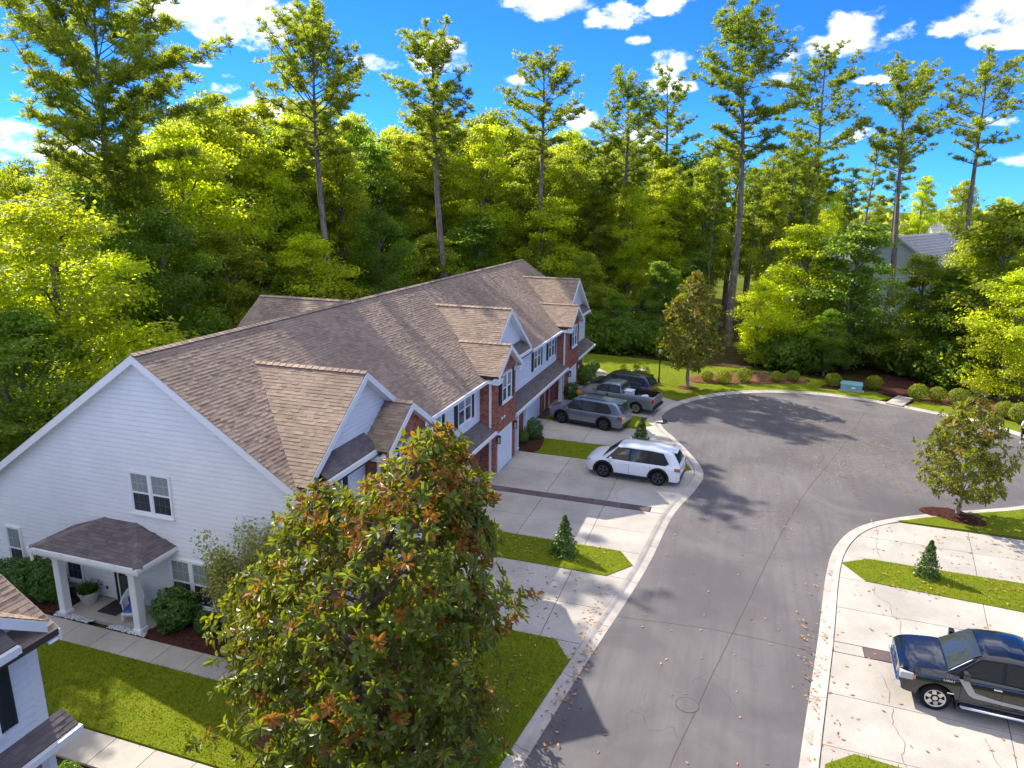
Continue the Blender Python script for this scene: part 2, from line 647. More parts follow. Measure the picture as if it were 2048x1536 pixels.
def smooth_path(pts, step=0.6, closed=False):
    pts = [Vector(p).to_3d() if len(p) == 3 else Vector((p[0], p[1], 0)) for p in pts]
    n = len(pts)
    out = []
    for i in range(n if closed else n - 1):
        p0 = pts[(i - 1) % n] if closed or i > 0 else pts[0] * 2 - pts[1]
        p1, p2 = pts[i], pts[(i + 1) % n]
        p3 = pts[(i + 2) % n] if closed or i + 2 < n else pts[-1] * 2 - pts[-2]
        k = max(1, int((p2 - p1).length / step))
        for j in range(k):
            t = j / k
            out.append(0.5 * ((2 * p1) + (p2 - p0) * t + (2 * p0 - 5 * p1 + 4 * p2 - p3) * t * t + (3 * p1 - p0 - 3 * p2 + p3) * t ** 3))
    if not closed:
        out.append(pts[-1])
    return out


def copy_tree(o, parent=None):
    c = o.copy()
    link(c, parent)
    for ch in list(o.children):
        copy_tree(ch, c)
    return c


def inside(p, poly):
    x, y = p[0], p[1]
    r = False
    n = len(poly)
    for i in range(n):
        x1, y1 = poly[i][0], poly[i][1]
        x2, y2 = poly[(i + 1) % n][0], poly[(i + 1) % n][1]
        if (y1 > y) != (y2 > y) and x < (x2 - x1) * (y - y1) / (y2 - y1) + x1:
            r = not r
    return r

# ================================================================== GROUND, ROAD, PAVING
mb = MB().quad((-900, -300, -.10), (900, -300, -.10), (900, 1500, -.10), (-900, 1500, -.10))
tag(mb.build('ground', 'ground'), 'leaf littered woodland floor running out to sunny grass', kind='structure')

KB_L = [(-7.4, -4), (-6.1, 5), (-4.83, 14.36), (-4.19, 18.93), (-3.22, 25.5), (-2.72, 31.0), (-1.95, 34.6), (-1.72, 36.9), (-2.45, 39.3), (-3.75, 42.2), (-4.72, 44.2),
        (-5.08, 46.5), (-4.55, 49.2), (-2.72, 52.5), (0.1, 55.2), (3.2, 56.6), (6.5, 56.9), (9.5, 56.2), (12.7, 54.6), (15.6, 52.9), (17.9, 49.8), (18.8, 46.0)]
KB_R = [(18.8, 46.0), (18.4, 42.5), (16.4, 39.6), (13.6, 37.3), (10.2, 35.4), (7.6, 33.75), (6.0, 32.2), (5.0, 30.1), (4.42, 27.5), (3.72, 22.5), (2.88, 17.0), (1.7, 8.5),
        (0.2, -4)]
kb_left = smooth_path(KB_L, .5)
kb_right = smooth_path(KB_R, .5)
kerb_back = kb_left + kb_right[1:]


def offset_path(path, d):
    out = []
    n = len(path)
    for i, p in enumerate(path):
        t = (path[min(i + 1, n - 1)] - path[max(i - 1, 0)]).normalized()
        out.append(p + Vector((t.y, -t.x, 0)) * d)
    return out


kerb_front = offset_path(kerb_back, .46)
road = poly_sheet('road', [(p.x, p.y) for p in offset_path(kerb_back, .40)], 0.0, 'asphalt', kind='structure')
tag(road, 'worn grey asphalt lane widening into a round turning circle')

# seam and sealed crack lines in the asphalt, and the round cover near the bottom of the picture
mb = MB()
for pts in ([(8.6, 52.5), (7.0, 46.5), (5.3, 41.0), (3.9, 36.5), (2.6, 31.5), (1.3, 25.5), (-.5, 17.0), (-2.6, 6)], 
            [(-3.4, 22.0), (0.2, 22.3), (3.2, 22.1)], [(-1.2, 33.2), (.9, 32.8), (2.3, 33.1)], [(4.0, 44.5), (5.1, 42.2), (4.7, 40.1), (6.0, 38.7)]):
    pa = smooth_path(pts, .4)
    pa = [p + Vector((random.uniform(-.012, .012), random.uniform(-.012, .012), .003)) for p in pa]
    o1, o2 = offset_path(pa, .011), offset_path(pa, -.011)
    for i in range(len(pa) - 1):
        mb.quad(o1[i], o1[i + 1], o2[i + 1], o2[i])
mb.build('seam', 'joint', road)
mc = empty('manhole_cover', (-.53, 18.2, 0))
tag(mc, 'round iron manhole cover set in the asphalt near the big magnolia', 'manhole')
mb = MB().lathe((0, 0, -.02), [(.335, 0), (.335, .024), (.325, .024), (.32, .022)], 28)
mb.build('cover_rim', 'joint', mc)
mb = MB().lathe((0, 0, -.02), [(.315, 0), (.315, .027)], 28)
mb.build('cover_plate', 'asphalt', mc)

# kerb and gutter, cast in lengths of about three metres
kerb = MB().box(-7.3, -7.2, -4, -3.9, -.1, -.05).build('kerb', 'concrete_kerb', kind='structure')
tag(kerb, 'pale rolled concrete kerb and gutter bordering the asphalt')
PROF = [(0.46, -.08), (0.46, .004), (0.36, .012), (0.20, .020), (0.11, .060), (0.03, .085), (0.0, .085), (0.0, -.08)]
rows = [offset_path(kerb_back, d) for d, z in PROF]
acc, start = 0.0, 0
for i in range(1, len(kerb_back)):
    acc += (kerb_back[i] - kerb_back[i - 1]).length
    if acc > 3.0 or i == len(kerb_back) - 1:
        mb = MB()
        n = len(PROF)
        vs = []
        for k in range(start, i + 1):
            for j, (d, z) in enumerate(PROF):
                p = rows[j][k].copy()
                if k == i:
                    p -= (rows[j][k] - rows[j][k - 1]).normalized() * .02
                vs.append((p.x, p.y, z))
        fs = []
        for k in range(i - start):
            for j in range(n - 1):
                fs.append((k * n + j, k * n + j + 1, (k + 1) * n + j + 1, (k + 1) * n + j))
        fs += [tuple(range(n))[::-1], tuple(range((i - start) * n, (i - start + 1) * n))]
        mb.add(vs, fs)
        o = mb.build('kerb_segment', 'concrete_kerb', kerb)
        acc, start = 0.0, i


def x_on(path, y):
    for a, b in zip(path[:-1], path[1:]):
        if (a.y - y) * (b.y - y) <= 0 and abs(a.y - b.y) > 1e-6:
            return a.x + (b.x - a.x) * (y - a.y) / (b.y - a.y)
    return path[0].x


def slab(pts, parent, z=.06, m='concrete', name='slab', th=.07):
    cx = sum(p[0] for p in pts) / len(pts)
    cy = sum(p[1] for p in pts) / len(pts)
    q = []
    for x, y in pts:                                # 11 mm in from each joint
        dx, dy = x - cx, y - cy
        q.append((x - math.copysign(min(.011, abs(dx)), dx), y - math.copysign(min(.011, abs(dy)), dy)))
    o = poly_sheet(name, q, z + random.uniform(-.002, .002), m, parent, thick=th)
    return o


# driveways on the left
drive_l = poly_sheet('driveway', [(-12.4, 19.9), (-12.4, 53)] + [(x_on(kb_left, y) - .01, y) for y in (53, 51, 49, 47, 45, 43, 41, 39, 37, 36, 34, 32, 30, 28, 26, 24, 22, 19.9)],
                     .028, 'joint', kind='structure', thick=.1)
tag(drive_l, 'jointed pale concrete driveways in front of the brick garages')
XS = [-12.4, -11.5, -8.46, -5.46, None]
for y0, y1, only_last in ((19.95, 22.2, 0), (22.2, 24.55, 0), (24.55, 26.7, 1), (26.7, 28.72, 0), (28.72, 30.93, 0), (31.53, 34.1, 0), (34.1, 36.75, 0), (36.75, 39.4, 1), (39.4, 41.2, 0),
                          (41.2, 43.2, 0), (43.2, 45.9, 1), (45.9, 48.2, 0), (48.2, 50.5, 0), (50.5, 52.95, 0)):
    for i in range(4):
        if only_last and i < 3:
            continue
        x0 = XS[i]
        if i < 3:
            slab([(x0, y0), (XS[i + 1], y0), (XS[i + 1], y1), (x0, y1)], drive_l)
        else:
            ys = [y0 + (y1 - y0) * k / 5 for k in range(6)]
            slab([(x0, y0)] + [(x_on(kb_left, y) - .012, y) for y in ys] + [(x0, y1)], drive_l)
slab([(-4.93, 19.94), (-4.26, 19.05), (x_on(kb_left, 19.1) - .012, 19.1), (x_on(kb_left, 19.94) - .012, 19.94)], drive_l)
xx = -11.5
while xx < -3.4:                                    # the dark paver strip across the double driveway
    x2 = min(xx + 1.36, -3.32)
    slab([(xx, 30.95), (x2, 30.95), (x2, 31.51), (xx, 31.51)], drive_l, .064, 'paver', 'paver')
    xx = x2
slab([(-3.30, 30.95), (x_on(kb_left, 30.95) - .012, 30.95), (x_on(kb_left, 31.5) - .012, 31.51), (-3.30, 31.51)], drive_l)

# driveways on the right
drive_r = poly_sheet('driveway', [(x_on(kb_right, y) + .01, y) for y in (14.5, 16, 18, 20, 22, 24, 26, 28, 30, 31, 32, 33, 33.7)] + [(26, 33.7), (26, 14.5)], .028, 'joint', kind='structure',
                     thick=.1)
tag(drive_r, 'cracked pale concrete driveways under the black pickup')


def jx(y):
    return 7.79 + (y - 19.07) * .168


for y0, y1, full in ((15.3, 17.68, 1), (17.68, 19.98, 1), (19.98, 22.2, 1), (22.83, 25.1, 1), (25.1, 27.4, 1), (27.4, 29.4, 0), (29.4, 31.57, 1), (31.57, 33.72, 1)):
    ys = [y0 + (y1 - y0) * k / 4 for k in range(5)]
    sk = lambda x, y: y - .035 * (x - 5)
    xe = [jx, lambda y: jx(y) + 4.2, lambda y: jx(y) + 8.4, lambda y: jx(y) + 12.6]
    slab([(x_on(kb_right, y) + .012, y if 0 < k < 4 else sk(x_on(kb_right, y), y)) for k, y in enumerate(ys)][::-1] +
         ([(xe[0](y0), sk(xe[0](y0), y0)), (xe[0](y1), sk(xe[0](y1), y1))] if full else [(6.5, y0 - .05), (6.5, y1 - .05)]), drive_r)
    if full:
        for a, b in zip(xe[:-1], xe[1:]):
            slab([(a(y0), sk(a(y0), y0)), (b(y0), sk(b(y0), y0)), (b(y1), sk(b(y1), y1)), (a(y1), sk(a(y1), y1))], drive_r)
xx, k = x_on(kb_right, 22.5) + .012, 0
while xx < 16:
    x2 = 4.64 if k == 0 else xx + 1.30
    s0, s1 = -.035 * (xx - 5), -.035 * (x2 - 5)
    slab([(xx, 22.22 + s0), (x2, 22.22 + s1), (x2, 22.81 + s1), (xx, 22.81 + s0)], drive_r, .062, 'concrete' if k == 0 else 'paver', 'slab' if k == 0 else 'paver')
    xx, k = x2, k + 1

# hairline cracks across slabs
mb = MB()
for pts in ([(5.62, 27.1), (5.55, 26.4), (5.95, 25.9), (5.9, 25.2), (6.12, 24.9), (6.0, 24.2), (5.95, 23.4)], [(5.05, 19.9), (4.95, 19.2), (5.1, 18.5), (4.95, 17.9), (5.0, 17.5)],
            [(7.2, 19.4), (7.25, 18.7), (7.4, 18.0)], [(6.4, 33.2), (6.5, 32.6), (6.4, 31.8)], [(6.3, 31.2), (6.15, 30.5), (6.2, 29.7)], [(-5.0, 31.9), (-5.2, 32.7), (-4.9, 33.4)],
            [(-6.9, 27.0), (-6.6, 27.9), (-6.8, 28.6)], [(-6.4, 20.4), (-6.6, 21.4), (-6.3, 22.1)], [(5.0, 21.4), (5.1, 20.7), (5.0, 20.1)]):
    pa = [p + Vector((random.uniform(-.03, .03), 0, .0665)) for p in smooth_path(pts, .12)]
    o1, o2 = offset_path(pa, .0045), offset_path(pa, -.0045)
    for i in range(len(pa) - 1):
        mb.quad(o1[i], o1[i + 1], o2[i + 1], o2[i])
tag(mb.build('slab_cracks', 'joint'), 'thin irregular cracks running over the concrete slabs', kind='stuff')

# walks
walk = MB().box(-26.6, -9.6, 14.66, 15.56, -.05, .03).build('walkway', 'joint', kind='structure')
tag(walk, 'pale concrete walk in squares along the white gable wall')
for k in range(14):
    x0 = -26.4 + k * 1.245
    slab([(x0, 14.62), (x0 + 1.245, 14.62), (x0 + 1.245, 15.58), (x0, 15.58)], walk)
walk2 = MB().box(-18.0, -7.0, 10.94, 11.82, -.05, .03).build('walkway', 'joint', kind='structure')
tag(walk2, 'sunlit concrete walk below the lawn beside the corner house')
for k in range(8):
    x0 = -17.4 + k * 1.3
    slab([(x0, 10.90), (x0 + 1.3, 10.90), (x0 + 1.3, 11.86), (x0, 11.86)], walk2)
pa = smooth_path([(-12.2, 53.6), (-10.9, 54.6), (-10.4, 55.8), (-11.0, 57.4), (-12.0, 58.6)], .4)
o1, o2 = offset_path(pa, .55), offset_path(pa, -.55)
wk = poly_sheet('walkway', [(p.x, p.y) for p in o1] + [(p.x, p.y) for p in o2[::-1]], .112, 'concrete', kind='structure', thick=.1)
tag(wk, 'curved concrete walk rounding the far end of the brick row')
flume = poly_sheet('drain_flume', [(10.35, 55.45), (11.6, 58.0), (12.5, 57.5), (11.35, 54.9)], .118, 'concrete', thick=.15)
tag(flume, 'short concrete drainage chute cut through the kerb of the turning circle', 'drain chute')

# lawns and islands
LAWNS = {}


def lawn(key, pts, label, z=.085, thick=.12):
    o = poly_sheet('lawn', pts, z, 'lawn', kind='structure', thick=thick)
    tag(o, label)
    LAWNS[key] = (pts, z)
    return o


lawn('front', [(-40, 11.9), (-11, 11.9), (-8.4, 11.9), (-8.4, 7.0), (x_on(kb_left, 7) - .01, 7.0)] + [(x_on(kb_left, y) - .01, y) for y in (10, 12, 14, 16, 18, 18.95)] +
     [(-4.92, 19.92), (-9.4, 19.92), (-9.4, 14.6), (-40, 14.6)], 'mown lawn between the two houses under the big magnolia')
lawn('isl1', [(-10.4, 26.72), (-3.94, 26.66), (-3.27, 25.65), (-4.13, 24.5), (-10.4, 24.6)], 'grass island with a small conifer between the nearest driveways')
lawn('isl2', [(-10.62, 36.78), (-10.8, 39.4), (-7.04, 39.38), (-2.66, 39.0), (-1.90, 37.06), (-2.43, 36.5), (-7.24, 36.76)], 'grass island beside the white SUV')
lawn('isl3', [(-11.8, 45.9), (-6.11, 45.9), (-4.9, 44.2), (-6.38, 43.0), (-11.8, 43.3)], 'grass island between the grey SUV and the grey pickup')
lawn('islr', [(4.62, 28.66), (5.68, 29.36), (11.09, 29.2), (24, 28.7), (24, 26.5), (10.39, 26.93), (5.35, 27.4)], 'grass strip with a small cypress between the right driveways')
lawn('islt', [(7.45, 33.74), (12.44, 33.72), (26, 33.7), (26, 45)] + [(p.x + .01, p.y) for p in kb_right if 33.9 < p.y < 45.5], 'grass verge around the young magnolia inside the bend')
lawn('islb', [(3.02, 17.0), (3.78, 17.62), (4.73, 17.5), (26, 16.6), (26, 14.2), (2.6, 14.2)], 'corner of grass at the bottom right edge')
lawn('far', [(-11.9, 53.0), (-7.0, 53.0)] + [(p.x, p.y + .01) for p in kb_left if p.y > 50.2 and p.x < 10.3] + [(11.0, 57.2), (9, 60.5), (4, 62.5), (-3, 63.5), (-17, 65), (-17, 58), (-11.9, 58)],
     'sunny lawn with bushes beyond the far end of the brick row')
lawn('rim', [(12.15, 56.0), (11.75, 55.25)] + [(p.x + .01, p.y + .01) for p in kb_left if p.x > 12.0 and p.y > 47] + [(20, 49.5), (18.0, 53.2), (14.6, 56.0), (12.8, 57.2)],
     'thin rim of grass along the kerb right of the drainage chute')


def bed(pts, label, m='mulch', z=.13):
    c = sum((Vector((p[0], p[1], 0)) for p in pts), Vector()) / len(pts)
    pa = smooth_path(pts, .35, closed=True)
    mb = MB()
    n = len(pa)
    rings = []
    for k, (s, h) in enumerate(((1, -.08), (1, z - .03), (.86, z + .02), (.5, z + .06))):
        rings.append([c + (p - c) * s + Vector((0, 0, h + (random.uniform(-.02, .02) if k > 1 else 0))) for p in pa])
    vs = [p for r_ in rings for p in r_] + [c + Vector((0, 0, z + .07))]
    fs = [(k * n + i, k * n + (i + 1) % n, (k + 1) * n + (i + 1) % n, (k + 1) * n + i) for k in range(3) for i in range(n)]
    fs += [(3 * n + i, 3 * n + (i + 1) % n, 4 * n) for i in range(n)]
    area = sum(pa[i].x * pa[(i + 1) % n].y - pa[(i + 1) % n].x * pa[i].y for i in range(n))
    if area < 0:
        fs = [f[::-1] for f in fs]
    mb.add(vs, fs)
    o = mb.build('planting_bed', m, smooth=True, kind='structure')
    tag(o, label)
    # loose bark pieces
    k = int(abs(area) / 2 * 40)
    v, f, t = [], [], []
    xs = [p.x for p in pa]
    ys = [p.y for p in pa]
    for _ in range(min(k, 1800)):
        x, y = random.uniform(min(xs), max(xs)), random.uniform(min(ys), max(ys))
        if not inside((x, y), [(c.x + (p.x - c.x) * .96, c.y + (p.y - c.y) * .96) for p in pa[::3]]):
            continue
        a = random.uniform(0, 6.28)
        L, Wd = random.uniform(.03, .07), random.uniform(.01, .025)
        d1, d2 = Vector((math.cos(a) * L, math.sin(a) * L, random.uniform(-.01, .02))), Vector((-math.sin(a) * Wd, math.cos(a) * Wd, 0))
        p = Vector((x, y, z + random.uniform(.045, .075)))
        b = len(v)
        v += [p - d1 - d2, p + d1 - d2, p + d1 + d2, p - d1 + d2]
        f.append((b, b + 1, b + 2, b + 3))
        t.append(random.uniform(.5, 1.3))
    if f:
        link(D.objects.new('bark_chips', np_mesh('bark_chips', v, f, ['straw' if m == 'straw_bed' else 'mulch'], t)), o)['kind'] = 'stuff'
    return o


bed([(-17.6, 15.64), (-17.42, 16.4), (-17.2, 17.05), (-13.2, 17.05), (-12.6, 15.75), (-13.2, 15.64)], 'dark mulch bed with bushes along the white gable wall')
bed([(-25.0, 15.66), (-25.0, 17.05), (-21.75, 17.05), (-21.75, 15.66)], 'dark mulch bed left of the porch')
bed([(-12.35, 37.2), (-12.35, 39.7), (-10.9, 39.65), (-10.5, 37.05), (-11.4, 37.0)], 'mulch bed at the foot of the brick wall by the grass island')
bed([(-3.4, 56.7), (-1.5, 56.75), (1.6, 57.9), (4.9, 59.4), (5.4, 61.0), (2, 62.2), (-1, 61), (-3.6, 58.6)], 'mulch bed holding five clipped round bushes', 'straw_bed')
bed([(6.2, 58.6), (7.4, 58.2), (10.2, 58.6), (12.2, 58.4), (15.4, 62), (15.0, 66), (11.5, 65), (8.0, 61.5)], 'broad brown mulch clearing below the tree line', 'mulch')
bed([(12.9, 57.5), (14.8, 56.2), (17.6, 54.0), (20.0, 50.8), (22.5, 52), (20.5, 57), (16.8, 60), (13.8, 59.5)], 'straw covered bed right of the drainage chute', 'straw_bed')
bed([(-9.6, 56.0), (-7.8, 54.9), (-6.5, 55.6), (-6.3, 56.8), (-8.4, 57.4)], 'mulch bed with utility boxes and upright shrubs on the sunny lawn', 'straw_bed')
bed([(-4.5, 54.6), (-3.7, 54.1), (-2.8, 54.5), (-2.9, 55.2), (-3.8, 55.5)], 'mulch ring around the far magnolia', 'straw_bed')
bed([(8.7, 35.5), (9.9, 34.5), (11.0, 34.35), (11.3, 35.0), (10.5, 35.9), (9.4, 36.0)], 'mulch ring around the young magnolia')
bed([(-11.5, 13.2), (-9.4, 12.6), (-6.9, 13.2), (-6.3, 15.0), (-7.2, 16.8), (-9.2, 17.2)], 'leaf strewn brown ring under the big magnolia', 'straw_bed')


# grass blades standing on the lawns
def grass():
    V, F, T = [], [], []
    for key, dens, hgt in (('front', 420, .06), ('isl1', 320, .06), ('isl2', 160, .07), ('islr', 280, .06), ('islt', 60, .08), ('islb', 150, .075), ('isl3', 50, .08), ('far', 22, .10), ('rim', 25, .1)):
        pts, z = LAWNS[key]
        x0, x1 = min(p[0] for p in pts), max(p[0] for p in pts)
        y0, y1 = min(p[1] for p in pts), max(p[1] for p in pts)
        if key == 'front':
            x0 = -24
        x1 = min(x1, 14)
        n = int((x1 - x0) * (y1 - y0) * dens)
        xy = np.stack([RNG.uniform(x0, x1, n), RNG.uniform(y0, y1, n)], 1)
        # point in polygon, vectorised
        ins = np.zeros(n, bool)
        m = len(pts)
        for i in range(m):
            ax, ay = pts[i][:2]
            bx, by = pts[(i + 1) % m][:2]
            if ay == by:
                continue
            c = ((ay > xy[:, 1]) != (by > xy[:, 1])) & (xy[:, 0] < (bx - ax) * (xy[:, 1] - ay) / (by - ay) + ax)
            ins ^= c
        xy = xy[ins]
        n = len(xy)
        a = RNG.uniform(0, 6.283, n)
        h = hgt * RNG.uniform(.5, 1.3, n)
        w = .018
        base = np.stack([xy[:, 0], xy[:, 1], np.full(n, z - .01)], 1)
        side = np.stack([np.cos(a) * w, np.sin(a) * w, np.zeros(n)], 1)
        lean = np.stack([RNG.normal(0, .05, n), RNG.normal(0, .05, n), h], 1)
        tri = np.stack([base - side, base + side, base + lean], 1).reshape(-1, 3)
        o = sum(len(x) for x in V)
        V.append(tri)
        F.append(np.arange(n * 3).reshape(-1, 3) + o)
        patch = .5 + .5 * np.sin(xy[:, 0] * .9 + 1.3 * np.sin(xy[:, 1] * .7)) * np.sin(xy[:, 1] * 1.1 + xy[:, 0] * .4)
        T.append(np.clip(RNG.normal(.98, .10, n) + .22 * (patch - .5), .5, 1.5))
    me = np_mesh('grass', np.concatenate(V), np.concatenate(F), ['blade'], np.concatenate(T))
    o = link(D.objects.new('grass', me))
    o.color = (1.15, 1.0, .9, 1)
    tag(o, 'short mown grass standing on the lawns and islands', kind='stuff')


grass()


# loose litter on the paving: small leaves, pine straw
def litter(name, n, spots, size, m, label):
    v, f, t = [], [], []
    for _ in range(n):
        (x0, x1, y0, y1, z) = random.choice(spots)
        x, y = random.uniform(x0, x1), random.uniform(y0, y1)
        a = random.uniform(0, 6.283)
        L = size[0] * random.uniform(.5, 1.2)
        Wd = size[1] * random.uniform(.6, 1.2)
        p = Vector((x, y, z + .012))
        d1 = Vector((math.cos(a) * L, math.sin(a) * L, 0))
        d2 = Vector((-math.sin(a) * Wd, math.cos(a) * Wd, 0))
        b = len(v)
        v += [p - d1, p - d2 + Vector((0, 0, Wd * .4)), p + d1 + Vector((0, 0, .01)), p + d2 + Vector((0, 0, Wd * .2))]
        f.append((b, b + 1, b + 2, b + 3))
        t.append(random.uniform(.5, 1.7))
    o = link(D.objects.new(name, np_mesh(name, v, f, [m], t)))
    tag(o, label, kind='stuff')


litter('fallen_leaves', 1150, [(-4, 3, 12, 34, .0), (-1, 14, 36, 54, .0), (3, 14, 40, 52, .0), (-4.3, 18, 44, 54, .0), (4.6, 9, 17.5, 27, .06), (6, 12, 29.5, 33.5, .06), (-9, -4.9, 20, 24.4, .06),
                               (-10, -4.5, 25, 26.6, .12), (-10, -5, 14.5, 19.8, .12), (-9, -5, 13, 18, .12), (-4.2, -3.6, 15, 24, .05), (2.7, 4.2, 17, 28, .05), (-1, 14, 38, 54, .0), (6, 12, 27, 29, .12), (-4.4, -3.6, 16, 22, .05),
                               (2.6, 3.6, 17, 24, .05)], (.075, .034), 'fallen', 'dry orange leaves scattered over asphalt, concrete and grass')
litter('pine_straw', 2400, [(0, 12, 38, 54, .0), (2, 10, 40, 52, .0), (-3.5, 14, 44, 54, .0), (4, 13, 37, 46, .0), (-3, 4, 30, 40, .0), (3, 7, 46, 52, .0), (4, 10, 39, 47, .0)], (.16, .012), 'straw', 'thin tan pine straw drifted over the turning circle')

# ================================================================== TOWNHOUSES
class Fr:
    """wall frame: u along the wall (right as seen from outside), d inwards, z up"""

    def __init__(self, o, u, inw):
        self.o, self.u, self.i = Vector(o), Vector(u), Vector(inw)

    def p(self, u, d, z):
        return self.o + self.u * u + self.i * d + Vector((0, 0, z))

    def box(self, mb, u0, u1, d0, d1, z0, z1):
        return mb.add([self.p(*c) for c in ((u0, d0, z0), (u1, d0, z0), (u1, d1, z0), (u0, d1, z0), (u0, d0, z1), (u1, d0, z1), (u1, d1, z1), (u0, d1, z1))],
                      [(3, 2, 1, 0), (4, 5, 6, 7), (0, 1, 5, 4), (1, 2, 6, 5), (2, 3, 7, 6), (3, 0, 4, 7)])


def prism_to(mb, pts, d):
    pts = [Vector(p) for p in pts]
    d = Vector(d)
    nrm = Vector()
    for i in range(len(pts)):
        nrm += pts[i].cross(pts[(i + 1) % len(pts)])
    return mb.prism(pts if nrm.dot(d) > 0 else pts[::-1], d)


class House:
    EXPO = 0.142

    def __init__(self, name, label, cat, group, T=None, flip=False):
        self.T, self.flip = T, flip
        p = T((-18, 17.12, 0)) if T else (-18, 17.12, 0)
        self.root = empty(name, p)
        self.inv = Matrix.Translation(-Vector(p))
        tag(self.root, label, cat, group)
        self.sh = []

    def mb(self):
        return MB(self.T, self.flip)

    def part(self, mb, name, mats, parent=None, kind=None, smooth=False, angle=None):
        par = parent or self.root
        o = mb.build(name, mats, par, kind=kind, smooth=smooth, angle=angle)
        o.matrix_parent_inverse = par.matrix_world.inverted() if parent is None else Matrix()
        if parent is None:
            o.matrix_parent_inverse = self.inv
        return o

    def roof(self, mb_shape, name='roof', m='roof_deck'):
        return self.part(mb_shape, name, m)

    def plane(self, roof, poly, up, m='shingle'):
        """cover a roof plane (convex polygon) with overlapping shingles in courses"""
        poly = [Vector(p) for p in poly]
        V = Vector(up).normalized()
        N = (poly[1] - poly[0]).cross(poly[2] - poly[0]).normalized()
        if N.z < 0:
            N = -N
        U = V.cross(N).normalized()
        o = poly[0]
        P = [((p - o).dot(U), (p - o).dot(V)) for p in poly]
        v0, v1 = min(p[1] for p in P), max(p[1] for p in P)

        def span(v):
            xs = []
            for i in range(len(P)):
                a, b = P[i], P[(i + 1) % len(P)]
                if abs(a[1] - b[1]) > 1e-6 and (a[1] - v) * (b[1] - v) <= 0:
                    xs.append(a[0] + (b[0] - a[0]) * (v - a[1]) / (b[1] - a[1]))
            return (min(xs), max(xs)) if xs else None
        n = max(1, int(round((v1 - v0) / self.EXPO)))
        e = (v1 - v0) / n
        for j in range(n):
            va, vb = v0 + j * e, v0 + (j + 1) * e
            sa, sb = span(va + 1e-3), span(vb - 1e-3)
            if not sa or not sb:
                continue
            lo, hi = min(sa[0], sb[0]), max(sa[1], sb[1])
            u = lo - random.uniform(0, .3)
            while u < hi:
                w = random.choice((.14, .18, .22, .28, .34))
                a0, a1 = max(u, sa[0]), min(u + w, sa[1])
                b0, b1 = max(u, sb[0]), min(u + w, sb[1])
                u += w
                if a1 - a0 < .01 and b1 - b0 < .01:
                    continue
                a1, b1 = max(a0 + .002, a1), max(b0 + .002, b1)
                t = random.choice((.010, .012, .017, .021))
                pt = lambda uu, vv, h: o + U * uu + V * vv + N * h
                vs = [pt(a0, va, 0), pt(a1, va, 0), pt(a0, va, t), pt(a1, va, t), pt(b1, vb, .005), pt(b0, vb, .005)]
                tone = random.choice((.84, .92, 1.0, 1.0, 1.06, 1.13)) * random.uniform(.94, 1.06)
                self.sh.append((roof, vs, tone, m, N))

    def lay_shingles(self, limit=300):
        eye = Vector((0, 0, CAM_H))

        def size(s):
            c = s[1][3]
            c = self.T(c) if self.T else c
            c = Vector(c)
            d = eye - c
            N = s[4].copy()
            if self.T:
                N.y = -N.y
            d2 = Vector((c.x, c.y, c.z - CAM_H))
            inview = d2.dot(AX_F) > 0 and abs(d2.dot(AX_R) / max(.1, d2.dot(AX_F))) < .72 and abs(d2.dot(AX_D) / max(.1, d2.dot(AX_F))) < .54
            return -(max(0, d.normalized().dot(N)) / d.length_squared if inview else 0)
        order = sorted(range(len(self.sh)), key=lambda i: size(self.sh[i]))
        single = set(order[:limit])
        rest = {}
        F = [(0, 1, 3, 2), (2, 3, 4, 5), (0, 2, 5), (1, 4, 3)]
        for i, (roof, vs, tone, m, N) in enumerate(self.sh):
            if i in single:
                mb = self.mb()
                mb.ct = tone
                mb.add(vs, F)
                self.part(mb, 'shingle', m, roof)
            else:
                mb = rest.setdefault((roof.name, m), (self.mb(), roof))[0]
                mb.ct = tone
                mb.add(vs, F)
        for (rn, m), (mb, roof) in rest.items():
            self.part(mb, 'shingle_courses', m, roof, kind='stuff')

    def caps(self, roof, a, b, m='shingle'):
        a, b = Vector(a), Vector(b)
        d = (b - a)
        n = max(1, int(d.length / .26))
        s = d.normalized().cross(Vector((0, 0, 1))).normalized() * .15
        mb = self.mb()
        for k in range(n):
            mb.ct = random.uniform(.95, 1.45)
            p, q = a + d * (k / n), a + d * ((k + 1.06) / n)
            h0, h1 = Vector((0, 0, .055)), Vector((0, 0, .035))
            dn = Vector((0, 0, -.075))
            mb.add([p + h0, q + h1, q + s + h1 + dn, p + s + h0 + dn, p - s + h0 + dn, q - s + h1 + dn], [(0, 3, 2, 1), (0, 1, 5, 4), (0, 4, 3)])
        self.part(mb, 'ridge_cap', m, roof)

    def rake(self, a, b, d, h=.24, m='trim', name='rake_board'):
        a, b = Vector(a), Vector(b)
        dn = Vector((0, 0, -h))
        mb = self.mb()
        prism_to(mb, [a, b, b + dn, a + dn], d)
        return self.part(mb, name, m)

